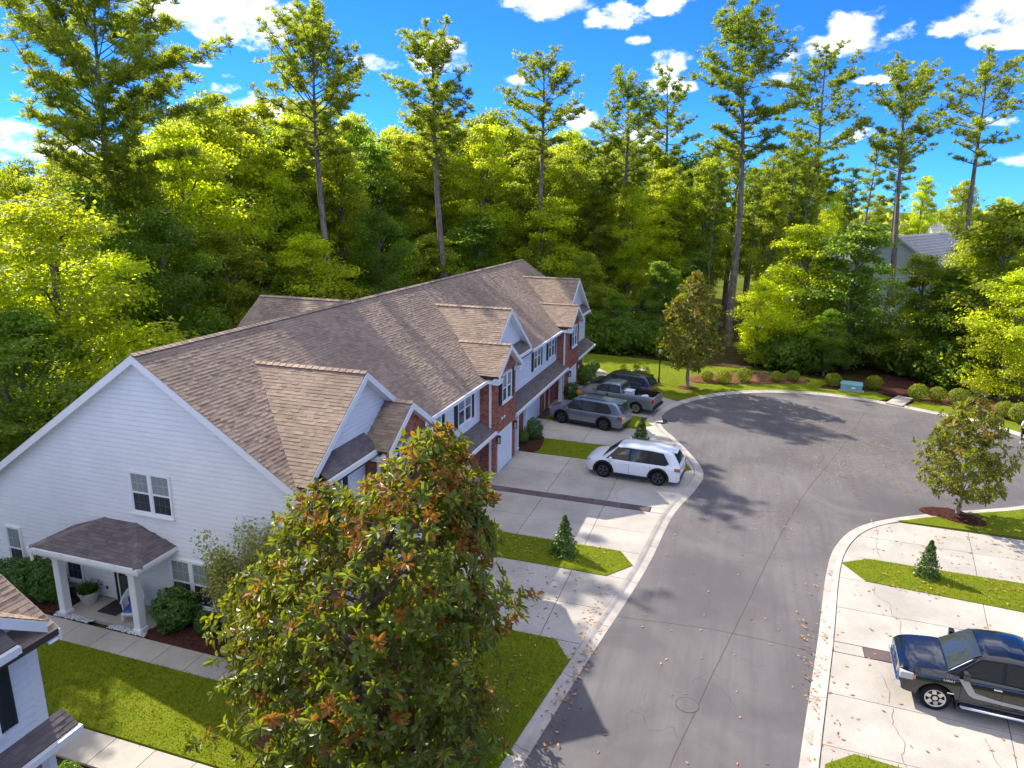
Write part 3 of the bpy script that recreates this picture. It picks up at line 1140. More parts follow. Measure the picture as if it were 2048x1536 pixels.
    def siding(self, fr, spans, single, wall, m='siding', e=.172):
        """lapped boards; spans: function z -> (u0, u1) or None, first and last z"""
        fn, z0, z1 = spans
        n = int(round((z1 - z0) / e))
        e = (z1 - z0) / n
        mb = self.mb()
        for k in range(n):
            za, zb = z0 + k * e, z0 + (k + 1) * e
            a, b = fn(za + .004), fn(zb - .004)
            if not a or not b:
                continue
            if single:
                mb = self.mb()
            t, zm = .050, za + (zb - za) * .66        # flat face, then a hollow that tucks under the board above
            c = (a[0] + (b[0] - a[0]) * .66, a[1] + (b[1] - a[1]) * .66)
            mb.add([fr.p(a[0], -t, za), fr.p(a[1], -t, za), fr.p(c[1], -t + .010, zm), fr.p(c[0], -t + .010, zm), fr.p(b[1], -.002, zb), fr.p(b[0], -.002, zb), fr.p(a[0], 0, za), fr.p(a[1], 0, za)],
                   [(0, 1, 2, 3), (3, 2, 4, 5), (6, 7, 1, 0), (0, 3, 5, 6), (1, 7, 4, 2)])
            if single:
                self.part(mb, 'siding_board', m, wall)
        if not single:
            self.part(mb, 'siding_courses', m, wall, kind='stuff')

    def bricks(self, mb, fr, spans, holes=()):
        fn, z0, z1 = spans
        pz, pu = .0765, .214
        k = 0
        z = z0
        while z + pz <= z1 + 1e-4:
            s = fn(z + pz / 2)
            if s:
                u = s[0] - (pu / 2 if k % 2 else 0)
                while u < s[1]:
                    a, b = max(u + .006, s[0]), min(u + pu - .006, s[1])
                    u += pu
                    if b - a < .03:
                        continue
                    c = (a + b) / 2
                    if any(h[0] < c < h[1] and h[2] < z + pz / 2 < h[3] for h in holes):
                        continue
                    mb.ct = random.choice((.62, .8, .95, 1.0, 1.05, 1.2, 1.35)) * random.uniform(.92, 1.08)
                    za, zb = z + .006, z + pz - .006
                    mb.add([fr.p(a, -.012, za), fr.p(b, -.012, za), fr.p(b, -.012, zb), fr.p(a, -.012, zb), fr.p(a, 0, za), fr.p(b, 0, za), fr.p(b, 0, zb), fr.p(a, 0, zb)],
                           [(0, 1, 2, 3), (4, 5, 1, 0), (3, 2, 6, 7), (0, 3, 7, 4), (1, 5, 6, 2)])
            z += pz
            k += 1
        return mb

    def window(self, fr, u0, u1, z0, z1, twin=False, shutters=False, grid=(3, 2), inset=-.058):
        w = self.mb()
        t = .065
        dF = -.055 + inset                          # outer face of the frame
        fr.box(w, u0 - t, u0, dF, .0, z0 - t, z1 + t)
        fr.box(w, u1, u1 + t, dF, .0, z0 - t, z1 + t)
        fr.box(w, u0, u1, dF, .0, z1, z1 + t)
        fr.box(w, u0, u1, dF, .0, z0 - t, z0)
        cells = [(u0, u1)]
        if twin:
            c = (u0 + u1) / 2
            fr.box(w, c - .055, c + .055, dF + .002, .0, z0, z1)
            cells = [(u0, c - .055), (c + .055, u1)]
        win = self.part(w, 'window', 'trim')
        sash = self.mb()
        munt = {'glass_dark': self.mb(), 'glass_blind': self.mb()}
        for a, b in cells:
            zm = (z0 + z1) / 2
            for lo, hi, dd, gm in ((z0, zm, -.030, 'glass_dark'), (zm, z1, -.038, 'glass_blind')):
                s = .032
                for q in ((a, a + s, lo, hi), (b - s, b, lo, hi), (a + s, b - s, lo, lo + s), (a + s, b - s, hi - s, hi)):
                    fr.box(sash, q[0], q[1], dd + inset, .001, q[2], q[3])
                pn = self.mb()
                fr.box(pn, a + s, b - s, dd + .016 + inset, .002, lo + s, hi - s)
                self.part(pn, 'pane', gm, win)
                for i in range(1, grid[0]):
                    x = a + s + (b - a - 2 * s) * i / grid[0]
                    fr.box(munt[gm], x - .008, x + .008, dd + .010 + inset, dd + .016 + inset, lo + s, hi - s)
                for i in range(1, grid[1]):
                    z = lo + s + (hi - lo - 2 * s) * i / grid[1]
                    fr.box(munt[gm], a + s, b - s, dd + .0085 + inset, dd + .0155 + inset, z - .009, z + .009)
        self.part(sash, 'sash', 'trim', win)
        if grid[0] > 1 or grid[1] > 1:
            self.part(munt['glass_dark'], 'muntin', 'muntin_dark', win)
            self.part(munt['glass_blind'], 'muntin', 'muntin', win)
        sl = self.mb()
        fr.box(sl, u0 - t - .03, u1 + t + .03, dF - .035, -.002, z0 - t - .05, z0 - t - .002)
        self.part(sl, 'sill', 'trim', win)
        if shutters:
            sw = .34
            for a, b in ((u0 - t - .02 - sw, u0 - t - .02), (u1 + t + .02, u1 + t + .02 + sw)):
                s = self.mb()
                fr.box(s, a, b, -.075, -.003, z0 - t, z1 + t)
                fr.box(s, a, a + .05, -.095, -.075, z0 - t, z1 + t)
                fr.box(s, b - .05, b, -.095, -.075, z0 - t, z1 + t)
                zz = z0 - t
                while zz < z1 + t - .04:
                    fr.box(s, a + .05, b - .05, -.089, -.075, zz, zz + .035)
                    zz += .06
                self.part(s, 'shutter', 'shutter')

    def garage(self, fr, u0, u1, z1):
        w = self.mb()
        t = .11
        fr.box(w, u0 - t, u0, -.045, .01, 0, z1 + t)
        fr.box(w, u1, u1 + t, -.045, .01, 0, z1 + t)
        fr.box(w, u0, u1, -.045, .01, z1, z1 + t)
        gd = self.part(w, 'garage_door', 'trim')
        for k in range(4):
            s = self.mb()
            za, zb = z1 * k / 4 + .02, z1 * (k + 1) / 4 + .01
            fr.box(s, u0, u1, -.006, .03, za, zb)
            n = max(3, int((u1 - u0) / .6))
            for i in range(n):
                a, b = u0 + (u1 - u0) * i / n + .06, u0 + (u1 - u0) * (i + 1) / n - .06
                fr.box(s, a, b, -.016, -.006, za + .08, zb - .08)
            self.part(s, 'door_panel', 'door_white', gd)

    def lantern(self, fr, u, z):
        m = self.mb()
        fr.box(m, u - .05, u + .05, -.05, -.0125, z - .12, z + .12)
        fr.box(m, u - .02, u + .02, -.16, -.05, z + .10, z + .13)
        fr.box(m, u - .085, u + .085, -.245, -.075, z + .16, z + .2)
        fr.box(m, u - .04, u + .04, -.20, -.12, z + .2, z + .25)
        for a, b in ((-.075, -.06), (.06, .075)):
            for d in (-.235, -.10):
                fr.box(m, u + a, u + b, d, d + .015, z - .16, z + .16)
        fr.box(m, u - .08, u + .08, -.24, -.08, z - .19, z - .16)
        o = self.part(m, 'wall_lantern', 'iron')
        gls = self.mb()
        fr.box(gls, u - .058, u + .058, -.222, -.102, z - .158, z + .158)
        self.part(gls, 'lantern_glass', 'lantern_glass', o)


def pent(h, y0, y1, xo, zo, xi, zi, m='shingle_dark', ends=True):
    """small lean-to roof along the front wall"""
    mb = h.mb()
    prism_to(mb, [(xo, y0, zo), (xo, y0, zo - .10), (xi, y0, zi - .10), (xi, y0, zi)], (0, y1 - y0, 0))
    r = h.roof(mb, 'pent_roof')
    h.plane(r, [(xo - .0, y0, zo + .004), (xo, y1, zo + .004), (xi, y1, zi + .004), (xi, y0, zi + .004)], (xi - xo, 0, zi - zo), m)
    mb = h.mb()
    mb.box(xo, xo + .11, y0 - .02, y1 + .02, zo - .17, zo - .02)          # gutter
    mb.box(xo - .03, xo - .001, y0, y1, zo - .26, zo - .101)
    mb.box(xi + .002, xo - .031, y0 + .01, y1 - .01, zo - .25, zo - .21)
    h.part(mb, 'gutter', 'trim')


def end_house(T, flip, full, name, label, cat, group):
    h = House(name, label, cat, group, T, flip)
    XF, XB, YE = -12.45, -11.6, 17.12
    YL = 57.3 if full else 29.0
    # ---- walls
    w = h.mb()
    prof = [(-25.8, 0), (XF, 0), (XF, 5.35), (-18, 9.02), (-25.8, 3.8)]
    prism_to(w, [(x, YE, z) for x, z in prof], (0, .25, 0))
    gw = h.part(w, 'gable_wall', 'siding')
    frG = Fr((0, YE, 0), (1, 0, 0), (0, 1, 0))

    def gspan(z):
        r = XF if z < 5.3 else XF - (z - 5.3) / .665
        l = -25.8 if z < 3.75 else -25.8 + (z - 3.75) / .672
        return (l, r) if r - l > .05 else None
    h.siding(frG, (gspan, .12, 9.0), True, gw)
    w = h.mb()
    prism_to(w, [(x, YL - .25, z) for x, z in prof], (0, .25, 0))
    h.part(w, 'gable_wall', 'siding')
    w = h.mb()
    w.box(XF - .25, XF, YE + .25, YL - .25, 2.9, 5.35)
    fw = h.part(w, 'front_wall', 'siding')
    w = h.mb()
    w.box(-25.8, -25.55, YE + .25, YL - .25, 0, 3.8)
    h.part(w, 'rear_wall', 'siding')
    frF = Fr((XF, 0, 0), (0, 1, 0), (-1, 0, 0))
    h.siding(frF, (lambda z: (YE + .001, YL), 2.9, 5.35), not full, fw)
    # ---- main roof
    mb = h.mb()
    prism_to(mb, [(-12.0, YE - .28, 5.21), (-18, YE - .28, 9.2), (-26.3, YE - .28, 3.64), (-26.3, YE - .28, 3.5), (-18, YE - .28, 9.05), (-12.0, YE - .28, 5.07)], (0, YL - YE + .56, 0))
    rf = h.roof(mb)
    h.plane(rf, [(-12.0, YE - .30, 5.214), (-12.0, YL + .28, 5.214), (-18, YL + .28, 9.204), (-18, YE - .30, 9.204)], (-6, 0, 3.99))
    h.caps(rf, (-18, YE - .30, 9.2), (-18, YL + .3, 9.2))
    mb = h.mb()
    for k in range(16):                                                  # courses of the rear slope, wide strips
        x0, x1 = -26.3 + 8.3 * k / 16, -26.3 + 8.3 * (k + 1) / 16
        z0, z1 = 3.64 + 5.56 * k / 16, 3.64 + 5.56 * (k + 1) / 16
        mb.ct = random.uniform(.8, 1.1)
        mb.add([(x0, YE - .3, z0 + .02), (x1, YE - .3, z1 + .004), (x1, YL + .3, z1 + .004), (x0, YL + .3, z0 + .02)], [(0, 1, 2, 3)])
    h.part(mb, 'rear_shingles', 'shingle', rf)
    for yy, dd in ((YE - .28, -.035), (YL + .28, .035)):
        h.rake((-11.98, yy, 5.19), (-18, yy, 9.19), (0, dd, 0), .27)
        h.rake((-18, yy, 9.19), (-26.3, yy, 3.63), (0, dd, 0), .27)
    mb = h.mb()                                                          # soffit under the gable overhang
    prism_to(mb, [(-11.98, YE - .245, 5.00), (-18, YE - .245, 8.99), (-18, YE - .03, 8.99), (-11.98, YE - .03, 5.00)], (0, 0, -.02))
    prism_to(mb, [(-26.3, YE - .245, 3.42), (-18, YE - .245, 8.98), (-18, YE - .03, 8.98), (-26.3, YE - .03, 3.42)], (0, 0, -.02))
    h.part(mb, 'soffit', 'trim')
    mb = h.mb()
    mb.box(XF - .10, XF + .046, YE - .046, YE + .12, 0, 5.2)
    h.part(mb, 'corner_board', 'trim')
    mb = h.mb()
    mb.box(-25.84, -25.7, YE - .046, YE + .1, 0, 3.7)
    h.part(mb, 'corner_board', 'trim')
    # round louvre in the gable
    def louvre(fr, u, z, r=.24):
        mb = h.mb()
        for k in range(24):
            a, b = 2 * math.pi * k / 24, 2 * math.pi * (k + 1) / 24
            ring = [fr.p(u + math.cos(t) * q, dd, z + math.sin(t) * q) for t in (a, b) for q, dd in ((r, -.05), (r - .05, -.05), (r - .05, -.028), (r, -.0))]
            mb.add(ring, [(0, 4, 5, 1), (1, 5, 6, 2), (0, 3, 7, 4)])
        o = h.part(mb, 'round_vent', 'trim')
        mb = h.mb()
        for k in range(7):
            zz = -r + .06 + k * (2 * r - .12) / 7
            hw = math.sqrt(max(.001, (r - .05) ** 2 - (zz + .025) ** 2))
            fr.box(mb, u - hw, u + hw, -.045, -.02, z + zz, z + zz + .035)
        h.part(mb, 'vent_slat', 'siding', o)
    louvre(frG, -17.75, 8.25)
    # ---- windows of the gable wall
    h.window(frG, -18.90, -17.31, 3.74, 5.12, twin=True)
    h.window(frG, -17.62, -15.99, .60, 2.16, twin=True)
    h.window(frG, -25.15, -24.52, .50, 2.12)
    h.window(frG, -22.40, -21.72, .56, 2.0)
    # ---- cross gables, brick bays and everything along the front
    bays = [(20.9, 22.8, -1), (36.7, 34.4, 1), (53.2, 49.8, 1)] if full else [(20.9, 22.8, -1)]
    brick = h.mb()
    lowwall = h.mb()
    for gc, bc, side in bays:
        hw, zr, zl = 3.85, 8.25, 5.5
        w = h.mb()
        prism_to(w, [(XF - .2, gc - hw + .25, zl - .1), (XF - .2, gc + hw - .25, zl - .1), (XF - .2, gc, zr - .14)], (.2, 0, 0))
        wg = h.part(w, 'gable_wall', 'siding')
        fr = Fr((XF, gc, 0), (0, 1, 0), (-1, 0, 0))
        h.siding(fr, (lambda z: ((-(zr - .14 - z) / .715, (zr - .14 - z) / .715) if z < zr - .2 else None), 5.4, zr - .15), not full, wg)
        louvre(fr, 0, 7.35, .22)
        for s in (-1, 1):
            ye = gc + s * hw
            pl = [(-12.05, gc, zr), (-16.57, gc, zr), (-12.44, ye, zl), (-12.05, ye, zl)]
            n = (Vector(pl[1]) - Vector(pl[0])).cross(Vector(pl[2]) - Vector(pl[0])).normalized()
            n = n if n.z < 0 else -n
            mb = h.mb()
            prism_to(mb, [Vector(p) for p in pl], n * .10)
            r = h.roof(mb, 'gable_roof')
            h.plane(r, [Vector(p) - n * .004 for p in pl], (0, -s * hw, zr - zl))
            h.rake((-12.05, gc, zr - .01), (-12.05, ye, zl - .01), (.035, 0, 0), .25)
            if s == 1:
                h.caps(r, (-12.03, gc, zr), (-16.6, gc, zr))
            mb = h.mb()
            prism_to(mb, [(-12.05, gc, zr - .22), (-12.05, ye, zl - .22), (XF + .03, ye, zl - .22), (XF + .03, gc, zr - .22)], (0, 0, -.02))
            h.part(mb, 'soffit', 'trim')
        # skirt roof beside the bay
        y0, y1 = (gc - hw + .78, bc - 1.70) if side < 0 else (bc + 1.70, gc + hw - .78)
        pent(h, y0, y1, -11.85, 5.50, XF + .03, 5.98)
        # brick bay
        b0, b1 = bc - 1.68, bc + 1.68
        w = h.mb()
        prism_to(w, [(XF - .2, b0, 0), (XF - .2, b1, 0), (XF - .2, b1, 5.45), (XF - .2, bc, 6.54), (XF - .2, b0, 5.45)], (XB - XF + .2, 0, 0))
        h.part(w, 'bay_wall', 'mortar')
        fb = Fr((XB, bc, 0), (0, 1, 0), (-1, 0, 0))
        h.bricks(brick, fb, (lambda z: (-1.68, 1.68) if z < 5.45 else ((-(6.54 - z) / .65, (6.54 - z) / .65) if z < 6.45 else None), 0, 6.5),
                 [(-1.26, 1.06, 0, 2.2), (-.78, .78, 3.68, 5.3)])
        h.bricks(brick, Fr((XF, b0, 0), (1, 0, 0), (0, 1, 0)), (lambda z: (.03, .85), 0, 5.4))
        h.bricks(brick, Fr((XB, b1, 0), (-1, 0, 0), (0, -1, 0)), (lambda z: (0, .82), 0, 5.4))
        h.garage(fb, -1.14, .94, 2.08)
        h.lantern(fb, -1.42, 1.95)
        h.lantern(fb, 1.34, 1.95)
        h.window(fb, -.70, .70, 3.78, 5.2, twin=True, shutters=True, grid=(1, 1))
        if full and bc == 34.4:
            mb = h.mb()
            for u in (-.55, -.2):
                mb.lathe((XB - .0, bc + u, 2.86), [(.09, 0), (.09, .03), (.07, .04)], 12, axis='x')
            h.part(mb, 'wall_vent', 'trim')
        rz, hz, bw = 6.75, 5.45, 2.0
        for s in (-1, 1):
            pl = [(-11.28, bc, rz), (-14.28, bc, rz), (-12.34, bc + s * bw, hz), (-11.28, bc + s * bw, hz)]
            n = (Vector(pl[1]) - Vector(pl[0])).cross(Vector(pl[2]) - Vector(pl[0])).normalized()
            n = n if n.z < 0 else -n
            mb = h.mb()
            prism_to(mb, [Vector(p) for p in pl], n * .09)
            r = h.roof(mb, 'bay_roof')
            h.plane(r, [Vector(p) - n * .004 for p in pl], (0, -s * bw, rz - hz))
            if s == 1:
                h.caps(r, (-11.27, bc, rz), (-14.2, bc, rz))
            h.rake((-11.28, bc, rz - .01), (-11.28, bc + s * bw, hz - .01), (.03, 0, 0), .26)
            mb = h.mb()
            prism_to(mb, [(-11.28, bc, rz - .2), (-11.28, bc + s * bw, hz - .2), (XB + .015, bc + s * bw, hz - .2), (XB + .015, bc, rz - .2)], (0, 0, -.02))
            h.part(mb, 'soffit', 'trim')
            mb = h.mb()                                                  # boxed cornice return
            y = sorted((bc + s * 1.42, bc + s * 2.02))
            mb.box(XB + .014, -11.27, y[0], y[1], hz - .42, hz - .235)
            mb.box(XB + .014, -11.22, y[0] - .03, y[1] + .03, hz - .23, hz - .18)
            y = sorted((bc + s * 1.70, bc + s * 2.0))
            mb.box(-12.2, XB + .012, y[0], y[1], hz - .40, hz - .235)
            h.part(mb, 'cornice', 'trim')
        ds = h.mb()                                                      # downspout at the near corner of the bay
        ds.box(XB - .27, XB - .17, b0 - .11, b0 - .02, .05, 5.05)
        h.part(ds, 'downspout', 'trim')
        # window over the entry
        yc = gc + side * 1.9 if side < 0 else bc + 3.2
        yc = yc if full else 18.57
        h.window(frF, yc - .42, yc + .42, 3.55, 4.95, shutters=True, grid=(2, 2))
    # first floor wall: brick, behind the lean-to roof
    segs = [(YE + .25, 21.12), (24.48, 32.72), (36.08, 48.12), (51.48, YL - .25)] if full else [(YE + .25, 21.12), (24.48, YL - .25)]
    for a, b in segs:
        lowwall.box(XF - .25, XF, a, b, 0, 2.9)
    holes = [(28.3, 31.4, 0, 2.25), (40.9, 44.0, 0, 2.25), (37.0, 38.1, 0, 2.2), (45.3, 46.5, 0, 2.25), (24.9, 26.1, 0, 2.2), (19.0, 20.2, 0, 2.2)]
    h.part(lowwall, 'lower_wall', 'mortar')
    for a, b in segs:
        h.bricks(brick, frF, (lambda z: (a, b), 0, 2.9), holes)
    h.part(brick, 'brick_courses', 'brick', kind='stuff')
    if full:
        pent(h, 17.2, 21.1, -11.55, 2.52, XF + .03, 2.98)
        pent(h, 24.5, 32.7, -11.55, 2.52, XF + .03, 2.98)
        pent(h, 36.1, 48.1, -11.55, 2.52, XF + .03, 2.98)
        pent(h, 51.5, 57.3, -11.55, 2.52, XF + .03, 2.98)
        h.window(frF, 29.75, 31.35, 3.55, 4.95, twin=True, shutters=True, grid=(2, 2))
        h.window(frF, 26.9, 27.7, 3.55, 4.95, shutters=True, grid=(2, 2))
        h.window(frF, 42.3, 43.8, 3.55, 5.0, twin=True, shutters=True, grid=(2, 2))
        h.window(frF, 45.8, 47.3, 3.55, 5.0, twin=True, shutters=True, grid=(2, 2))
        h.garage(frF, 28.45, 31.25, 2.1)
        h.garage(frF, 41.05, 43.85, 2.1)
        h.lantern(frF, 28.1, 1.9)
        h.lantern(frF, 31.6, 1.9)
        h.lantern(frF, 40.7, 1.9)
        h.lantern(frF, 44.2, 1.9)
        for y0, y1, m in ((37.05, 38.05, 'door_dark'), (45.4, 46.4, 'door_red'), (25.0, 26.0, 'door_dark'), (19.1, 20.1, 'door_red')):
            mb = h.mb()
            frF.box(mb, y0, y1, -.01, .03, .06, 2.12)
            frF.box(mb, y0 + .12, y1 - .12, -.022, -.01, .25, .95)
            frF.box(mb, y0 + .12, y1 - .12, -.022, -.01, 1.1, 1.95)
            dr = h.part(mb, 'door', m)
            mb = h.mb()
            frF.box(mb, y0 - .1, y0, -.03, .02, .06, 2.22)
            frF.box(mb, y1, y1 + .1, -.03, .02, .06, 2.22)
            frF.box(mb, y0, y1, -.03, .02, 2.12, 2.22)
            h.part(mb, 'door_frame', 'trim', dr)
        for y in (36.9, 46.9, 38.6, 26.5, 18.6):
            mb = h.mb()
            mb.box(-11.85, -11.65, y - .1, y + .1, .03, 2.3)
            mb.box(-11.88, -11.62, y - .13, y + .13, .02, .2)
            mb.box(-11.87, -11.63, y - .12, y + .12, 2.12, 2.28)
            h.part(mb, 'porch_post', 'trim')
        for a, b in ((24.7, 32.5), (40.7, 47.9)):
            mb = h.mb()
            mb.box(-12.0, -11.89, a, b, 5.04, 5.2)
            mb.box(XF + .03, -12.0, a, b, 5.0, 5.04)
            h.part(mb, 'gutter', 'trim')
        for y in (24.55, 32.62, 36.2, 48.02, 51.6):
            mb = h.mb()
            mb.box(XF, XF + .04, y - .06, y + .06, 3.05, 5.2)
            h.part(mb, 'corner_board', 'trim')
        mb = h.mb()
        frF.box(mb, YE + .1, YL, -.045, -.025, 5.2, 5.36)
        h.part(mb, 'frieze_board', 'trim')
        # rear wing rising to the same ridge
        mb = h.mb()
        prism_to(mb, [(-23.1, 25.8, 0), (-23.1, 34.8, 0), (-23.1, 34.8, 6.0), (-23.1, 30.3, 9.0), (-23.1, 25.8, 6.0)], (.25, 0, 0))
        mb.box(-22.85, -20.5, 25.8, 26.05, 0, 6.0)
        h.part(mb, 'rear_wall', 'siding')
        for s in (-1, 1):
            pl = [(-18, 30.3, 9.16), (-23.4, 30.3, 9.16), (-23.4, 30.3 + s * 4.9, 5.9), (-22.7, 30.3 + s * 4.9, 5.9)]
            n = (Vector(pl[1]) - Vector(pl[0])).cross(Vector(pl[2]) - Vector(pl[0])).normalized()
            n = n if n.z < 0 else -n
            mb = h.mb()
            prism_to(mb, [Vector(p) for p in pl], n * .1)
            r = h.roof(mb, 'wing_roof')
            h.plane(r, [Vector(p) - n * .004 for p in pl], (0, -s * 4.9, 3.26))
            h.rake((-23.4, 30.3, 9.15), (-23.4, 30.3 + s * 4.9, 5.89), (-.03, 0, 0), .24)
            if s == 1:
                h.caps(r, (-23.4, 30.3, 9.16), (-18.2, 30.3, 9.16))
        porch(h)
    else:
        pent(h, 16.75, 21.1, -12.0, 2.80, XF + .03, 3.08)
        mb = h.mb()
        mb.box(XF + .03, -12.02, 16.78, 16.82, 2.6, 2.7)
        h.part(mb, 'fascia', 'trim')
        mb = h.mb()
        for y in (17.22,):
            mb.box(XF - .0, XF + .048, y - .12, y + .1, 3.1, 5.0)
        h.part(mb, 'corner_board', 'trim')
    h.lay_shingles(300)
    return h


def porch(h):
    zE, zR = 2.66, 3.24
    x0, x1, yf, yw = -21.9, -17.33, 15.45, 17.09
    rx0, rx1 = -20.28, -18.95
    planes = [([(x0, yf, zE), (x1, yf, zE), (rx1, yw, zR), (rx0, yw, zR)], (0, yw - yf, zR - zE)),
              ([(x0, yw, zE), (x0, yf, zE), (rx0, yw, zR)], (rx0 - x0, 0, zR - zE)),
              ([(x1, yf, zE), (x1, yw, zE), (rx1, yw, zR)], (rx1 - x1, 0, zR - zE))]
    mb = h.mb()
    mb.add([(x0, yf, zE), (x1, yf, zE), (x1, yw, zE), (x0, yw, zE), (rx0, yw, zR), (rx1, yw, zR)], [(0, 1, 5, 4), (1, 2, 5), (2, 3, 4, 5), (3, 0, 4), (3, 2, 1, 0)])
    r = h.roof(mb, 'porch_roof')
    for pl, up in planes:
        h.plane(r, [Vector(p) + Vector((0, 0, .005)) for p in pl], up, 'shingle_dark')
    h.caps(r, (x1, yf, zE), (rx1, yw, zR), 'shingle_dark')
    h.caps(r, (x0, yf, zE), (rx0, yw, zR), 'shingle_dark')
    mb = h.mb()
    mb.box(x0 - .04, x1 + .04, yf - .08, yf - .002, zE - .14, zE - .005)
    mb.box(x1 + .002, x1 + .05, yf, yw, zE - .14, zE - .005)
    mb.box(x0 - .05, x0 - .002, yf, yw, zE - .14, zE - .005)
    for x in (-21.5, -20.4, -19.3, -18.2):
        mb.box(x, x + .03, yf - .11, yf - .081, zE - .12, zE + .05)
    mb.box(x0 + .1, x0 + .16, yf - .10, yf - .03, zE - .45, zE - .145)
    h.part(mb, 'porch_gutter', 'trim')
    mb = h.mb()
    mb.box(x0 + .15, x1 - .15, yf + .12, yf + .42, zE - .36, zE - .01)
    mb.box(x0 + .15, x0 + .45, yf + .42, yw, zE - .36, zE - .01)
    mb.box(x1 - .45, x1 - .15, yf + .42, yw, zE - .36, zE - .01)
    mb.box(x0 + .45, x1 - .45, yf + .42, yw, zE - .06, zE - .02)
    h.part(mb, 'porch_beam', 'trim')
    for x in (-21.23, -17.99):
        mb = h.mb()
        y = 15.86
        mb.box(x - .13, x + .13, y - .13, y + .13, .2, zE - .37)
        mb.box(x - .17, x + .17, y - .17, y + .17, .082, .2)
        mb.box(x - .16, x + .16, y - .16, y + .16, zE - .5, zE - .44)
        mb.box(x - .09, x + .09, y - .142, y - .13, .4, zE - .6)
        h.part(mb, 'porch_column', 'trim')
    mb = h.mb()
    mb.box(-21.55, -17.72, 15.86, 17.09, -.05, .082)
    h.part(mb, 'porch_slab', 'concrete')
    fr = Fr((0, 17.12, 0), (1, 0, 0), (0, 1, 0))
    mb = h.mb()
    fr.box(mb, -20.22, -19.22, -.075, -.03, .1, 2.2)
    dr = h.part(mb, 'front_door', 'door_dark')
    mb = h.mb()
    fr.box(mb, -19.98, -19.36, -.092, -.076, 1.25, 2.0)
    h.part(mb, 'upper_glass', 'lantern_glass', dr).color = (1, 1, 1, 1)
    mb = h.mb()
    fr.box(mb, -19.98, -19.36, -.092, -.076, .35, 1.12)
    h.part(mb, 'lower_glass', 'glass_dark', dr)
    mb = h.mb()
    fr.box(mb, -20.07, -20.02, -.10, -.076, .15, 2.12)
    h.part(mb, 'storm_door_edge', 'trim', dr)
    mb = h.mb()
    fr.box(mb, -20.33, -20.22, -.05, -.025, .09, 2.3)
    fr.box(mb, -19.22, -19.11, -.05, -.025, .09, 2.3)
    h.part(mb, 'door_frame', 'trim', dr)
    mb = h.mb()
    fr.box(mb, -20.5, -20.4, -.10, -.02, 1.55, 1.75)
    h.part(mb, 'mail_holder', 'door_red')
    mb = h.mb()
    fr.box(mb, -20.72, -20.62, -.06, -.02, .42, .54)
    h.part(mb, 'outlet_cover', 'alloy_dark')


end_house(None, False, True, 'townhouse_row', 'long white sided and brick townhouse row with brown shingle roof and three front gables', 'townhouse', None)
end_house(lambda p: (p[0] - 1.05, 26.35 - p[1], p[2]), True, False, 'corner_house', 'white sided house cut off at the bottom left corner, brown roof and dark window', 'house', None)

# ================================================================== TREES AND PLANTS
def unit(a):
    return a / np.maximum(1e-9, np.linalg.norm(a, axis=1, keepdims=True))


def leaf_quads(C, N, Dr, L, Wd, fold=.25):
    """one folded diamond per leaf"""
    S = unit(np.cross(N, Dr))
    h = (L / 2)[:, None]
    w = (Wd / 2)[:, None]
    up = N * w * fold
    return np.stack([C - Dr * h, C + S * w + up - Dr * h * .1, C + Dr * h, C - S * w + up - Dr * h * .1], 1).reshape(-1, 3)


def leaf_long(C, N, Dr, L, Wd, fold=.22, droop=.12):
    """oval leaf with a midrib: six corners, two halves"""
    S = unit(np.cross(N, Dr))
    l, w = L[:, None], (Wd / 2)[:, None]
    up = N * w * fold * 2
    b, t = C, C + Dr * l - N * l * droop
    q = [b, C + Dr * l * .30 + S * w * .85 + up, C + Dr * l * .68 + S * w + up - N * l * droop * .5, t, C + Dr * l * .68 - S * w + up - N * l * droop * .5, C + Dr * l * .30 - S * w * .85 + up]
    return np.stack(q, 1).reshape(-1, 3)


def rnd_dirs(r, n):
    return unit(r.normal(size=(n, 3)))


def trunk_mesh(name, m, paths):
    mb = MB()
    for pts, rad, n in paths:
        mb.tube(pts, rad, n, cap=False)
    return mb.mesh(name, m, smooth=True)


